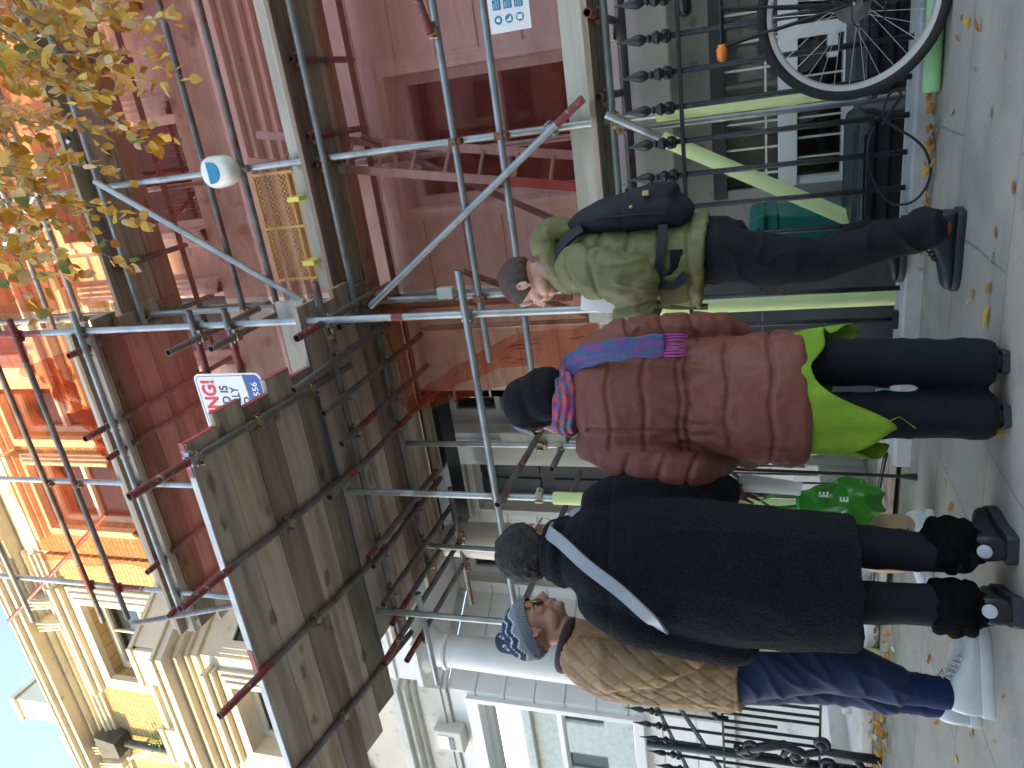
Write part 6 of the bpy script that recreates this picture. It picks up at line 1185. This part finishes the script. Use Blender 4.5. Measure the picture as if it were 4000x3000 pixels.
# paper bag left on the ground between the boots
c = V3(-2.42, 3.55, 0); mb = MB(); mb.loft([c+V3(0, 0, .02), c+V3(0, 0, .12), c+V3(0, 0, .24)], [(.10, .07), (.11, .075), (.08, .03)], side=(1, 0, 0), sq=.7, n=22); me = fuse(mb, .008, 2); co, no = get(me); push(me, .012*ridge(co, 9, 4, 3)); me.transform(Matrix.Translation(-c)); o = solid('paper_bag', me, 'tan_cloth', None, cat='bag', label='crumpled brown paper bag standing on the paving behind the boots'); o.location = c

# ------------------------------------------------------------------ leaves
def leaf_mat(name, c1, c2, c3):
    m = mat(name, c1, .5, 0, c2, 3.5, col3=c3, s3=5, f3=(.52, .6)); n = m.node_tree; b = n.nodes['Principled BSDF']; o = n.nodes['Material Output']
    t_ = n.nodes.new('ShaderNodeBsdfTranslucent'); l = b.inputs['Base Color'].links[0].from_socket; n.links.new(l, t_.inputs[0]); mx = n.nodes.new('ShaderNodeMixShader'); mx.inputs[0].default_value = .35; n.links.new(b.outputs[0], mx.inputs[1]); n.links.new(t_.outputs[0], mx.inputs[2]); n.links.new(mx.outputs[0], o.inputs[0]); return m
M['leaf_amber'] = leaf_mat('amber_leaf', (.60, .29, .03), (.42, .17, .02), (.72, .44, .08)); M['leaf_yellow'] = leaf_mat('yellow_leaf', (.80, .48, .05), (.82, .58, .15), (.66, .34, .03)); M['leaf_green'] = leaf_mat('green_leaf', (.26, .30, .08), (.17, .24, .08), (.55, .42, .09)); M['leaf_pale'] = leaf_mat('pale_leaf', (.72, .56, .30), (.8, .66, .40), (.58, .38, .14))
def leaf(mb, c, d, n_, L, w_=.72, fold=.15, curl=.2):
    d = d.normalized(); n_ = (n_-d*n_.dot(d)).normalized(); s_ = d.cross(n_); prof = ((0, .02), (.12, .30), (.3, .50), (.5, .48), (.7, .33), (.88, .13), (1, .0)); k = len(mb.v)
    for u, h in prof:
        for sg in (-1, 0, 1): mb.v.append(tuple(c+d*(u*L)+s_*(sg*h*L*w_)+n_*(abs(sg)*h*L*fold-curl*L*u*u)))
    for i in range(len(prof)-1):
        a = k+i*3; mb.f += [(a, a+1, a+4, a+3), (a+1, a+2, a+5, a+4)]
random.seed(11)
tree = thing('overhanging_tree', (2.6, .6, 0), 'tree', 'golden leaved tree branch hanging down in front of the scaffold'); tree['_base'] = [2.6, .6, 0]
mb = MB(); mb.path([(2.6, .6, 0), (2.55, .65, 1.2), (2.6, .8, 2.4), (2.2, 1.1, 3.5), (1.5, 1.5, 4.2), (.6, 1.8, 4.4)], [.16, .13, .11, .07, .04, .02], 12); mb.build('trunk', 'board_c', tree, smooth=True)
tw = MB(); LV = {k: MB() for k in ('leaf_amber', 'leaf_yellow', 'leaf_green', 'leaf_pale')}
starts = []
for i in range(66):
    Y0 = random.uniform(-140, 560) if i > 14 else random.uniform(-140, 150); X0 = random.uniform(-190, -10) if i > 12 else random.uniform(-60, 90)
    ln_ = random.uniform(230, 480)*(1.0 if Y0 < 420 else .45)*(1 if X0 < 0 else .8); a = R_(random.uniform(24, 62)) if i % 5 else R_(random.uniform(5, 25)); dep = random.uniform(1.75, 2.5)
    starts.append((X0, Y0, ln_, a, dep))
for X0, Y0, ln_, a, dep in starts:
    n_ = int(ln_/22); P_ = []
    for k in range(n_+1):
        t_ = k/n_; X = X0+ln_*t_*math.cos(a)+12*math.sin(k*.7+X0); Y = Y0+ln_*t_*math.sin(a)*(1-.25*t_)+10*math.sin(k*.5+Y0); P_.append(at(X, Y, dep+.12*math.sin(k*.4+Y0)))
    tw.path(P_, [.0028*(1-.7*k/n_) for k in range(n_+1)], 5)
    for k in range(2, n_+1):
        for q in range(2 if random.random() < .6 else 1):
            dr = (P_[k]-P_[k-1]).normalized(); sd_ = V3(random.gauss(0, 1), random.gauss(0, 1), random.gauss(-.5, .6)).normalized(); dd = (dr*.7+sd_*.8+V3(0, 0, -.35)).normalized(); c = P_[k]+dd*.015
            tw.path([P_[k], c], .0009, 4); nn = V3(random.gauss(0, 1), random.gauss(-.4, 1), random.gauss(0, .7)).normalized()
            kind = random.choices(list(LV), (6.5, 3.0, 1.6 if Y0 > 200 else .8, 1.6))[0]; leaf(LV[kind], c, dd, nn, random.uniform(.032, .058), random.uniform(.62, .85), random.uniform(-.1, .3), random.uniform(-.1, .35))
tw.build('twigs', 'board_c', tree); 
crown = None
for k, m_ in LV.items():
    o = m_.build('leaves', k, tree, smooth=True)
    if k == 'leaf_green': tag(o, label='still green leaves on the overhanging branch')
# fallen leaves: drifts as one mass, single ones as things
random.seed(21); drift = {k: MB() for k in ('leaf_amber', 'leaf_pale')}; dm_ = MB()
def ground_leaf(mb, x, y, z, L, tilt=.35): a = random.uniform(0, 2*PI); leaf(mb, V3(x, y, z+.004), V3(math.cos(a), math.sin(a), random.uniform(-.05, tilt)), V3(random.gauss(0, .4), random.gauss(0, .4), 1), L, random.uniform(.6, .85), random.uniform(.0, .35), random.uniform(-.2, .3))
for i in range(520):
    q = i % 3
    if q == 0: x, y, z = random.uniform(-.9, 2.0), 3.57-abs(random.gauss(0, .035)), random.uniform(0, .018)
    elif q == 1: x = random.uniform(-4.6, -3.1); y = 3.72+random.gauss(0, .13)-.1*(x+3.1); z = random.uniform(0, .03)
    else: x = random.uniform(-5.2, -3.0); y = 4.14+abs(random.gauss(0, .05))-.0; z = random.uniform(0, .03) if x > -3.3 else random.uniform(.0, .03); 
    ground_leaf(drift['leaf_amber' if random.random() < .8 else 'leaf_pale'], x, y, z, random.uniform(.03, .055), .6)
for k, m_ in drift.items(): m_.build('fallen_leaves', k, smooth=True, cat='leaves', label='drift of amber dead leaves along the plinth and kerb' if k == 'leaf_amber' else 'pale dead leaves mixed in the drift along the kerb', kind='stuff')
spots = [(2140, 660, .085, 'yellow', 'long bright yellow leaf lying alone on the slabs'), (2145, 610, .06, 'amber', 'amber leaf just above the bright yellow leaf')]
pts = [(2100, 640), (2090, 655), (2075, 90), (2090, 60), (2080, 30), (2105, 45), (2120, 70), (2175, 800), (2060, 1105), (2040, 1110), (2180, 920), (2170, 940), (2000, 1130), (2150, 540), (2155, 515), (2060, 1380), (2060, 1480), (2085, 1560), (2100, 1590), (2120, 1480), (2130, 1540), (2150, 1600), (2170, 1500), (1990, 1460), (2010, 1415), (2000, 1180), (2020, 1150), (2045, 1045), (2085, 1240), (2130, 1620), (2030, 1560), (2065, 1640), (2110, 150), (2140, 250), (2060, 250), (2170, 120), (1985, 1330), (1975, 1300), (2190, 420), (2050, 1010)]
for i, (X, Y, L, c_, lb) in enumerate(spots):
    m = MB(); p = atz(X, Y, 0); random.seed(5+i); leaf(m, p+V3(0, 0, .004), V3(-1, .1+i*.5, .02), V3(0, 0, 1), L, .42, .2, -.05); m.build('fallen_leaf', 'leaf_'+c_, smooth=True, cat='leaf', label=lb, base=p)
for i, (X, Y) in enumerate(pts):
    m = MB(); p = atz(X, Y, 0); random.seed(50+i)
    if p.y > 3.55 and p.x > -2.3: continue
    ground_leaf(m, p.x, p.y, 0, random.choice((.022, .028, .035, .045, .05)), .3); m.build('fallen_leaf', ('leaf_amber', 'leaf_pale', 'leaf_amber', 'leaf_yellow')[i % 4], smooth=True, cat='leaf', label='single dead leaf lying on the grey paving slabs', group='fallen leaves scattered over the paving', base=p)
# green plants behind the upper netting
gp_ = thing('ledge_plant', (-1.75, 4.7, 5.72), 'plant', 'bright green leafy plant growing behind the sagging orange netting'); mb = MB(); random.seed(9)
for i in range(130):
    c = V3(-1.8+random.gauss(0, .22), 4.75+random.gauss(0, .12), 5.78+abs(random.gauss(0, .2))); leaf(mb, c, V3(random.gauss(0, 1), random.gauss(-.4, 1), random.gauss(.3, .8)), V3(random.gauss(0, 1), -1, random.gauss(0, 1)), random.uniform(.05, .1), .6)
M['leaf_bright'] = leaf_mat('bright_green_leaf', (.16, .36, .03), (.1, .26, .03), (.3, .4, .05)); mb.build('leaves', 'leaf_bright', gp_, smooth=True)
wd_ = thing('gutter_weed', (-8.9, 6.45, 9.7), 'plant', 'small yellow green weed rooted in the brickwork by the pipe'); mb = MB()
for i in range(50): c = V3(-8.75+random.gauss(0, .12), 6.42+random.gauss(0, .05), 9.75+abs(random.gauss(0, .16))); leaf(mb, c, V3(random.gauss(0, 1), random.gauss(-.6, .5), random.gauss(.4, .8)), V3(0, -1, .4), random.uniform(.05, .09), .5)
mb.build('leaves', 'leaf_bright', wd_, smooth=True)
for o in bpy.data.objects:
    if '_base' in o.keys(): del o['_base']
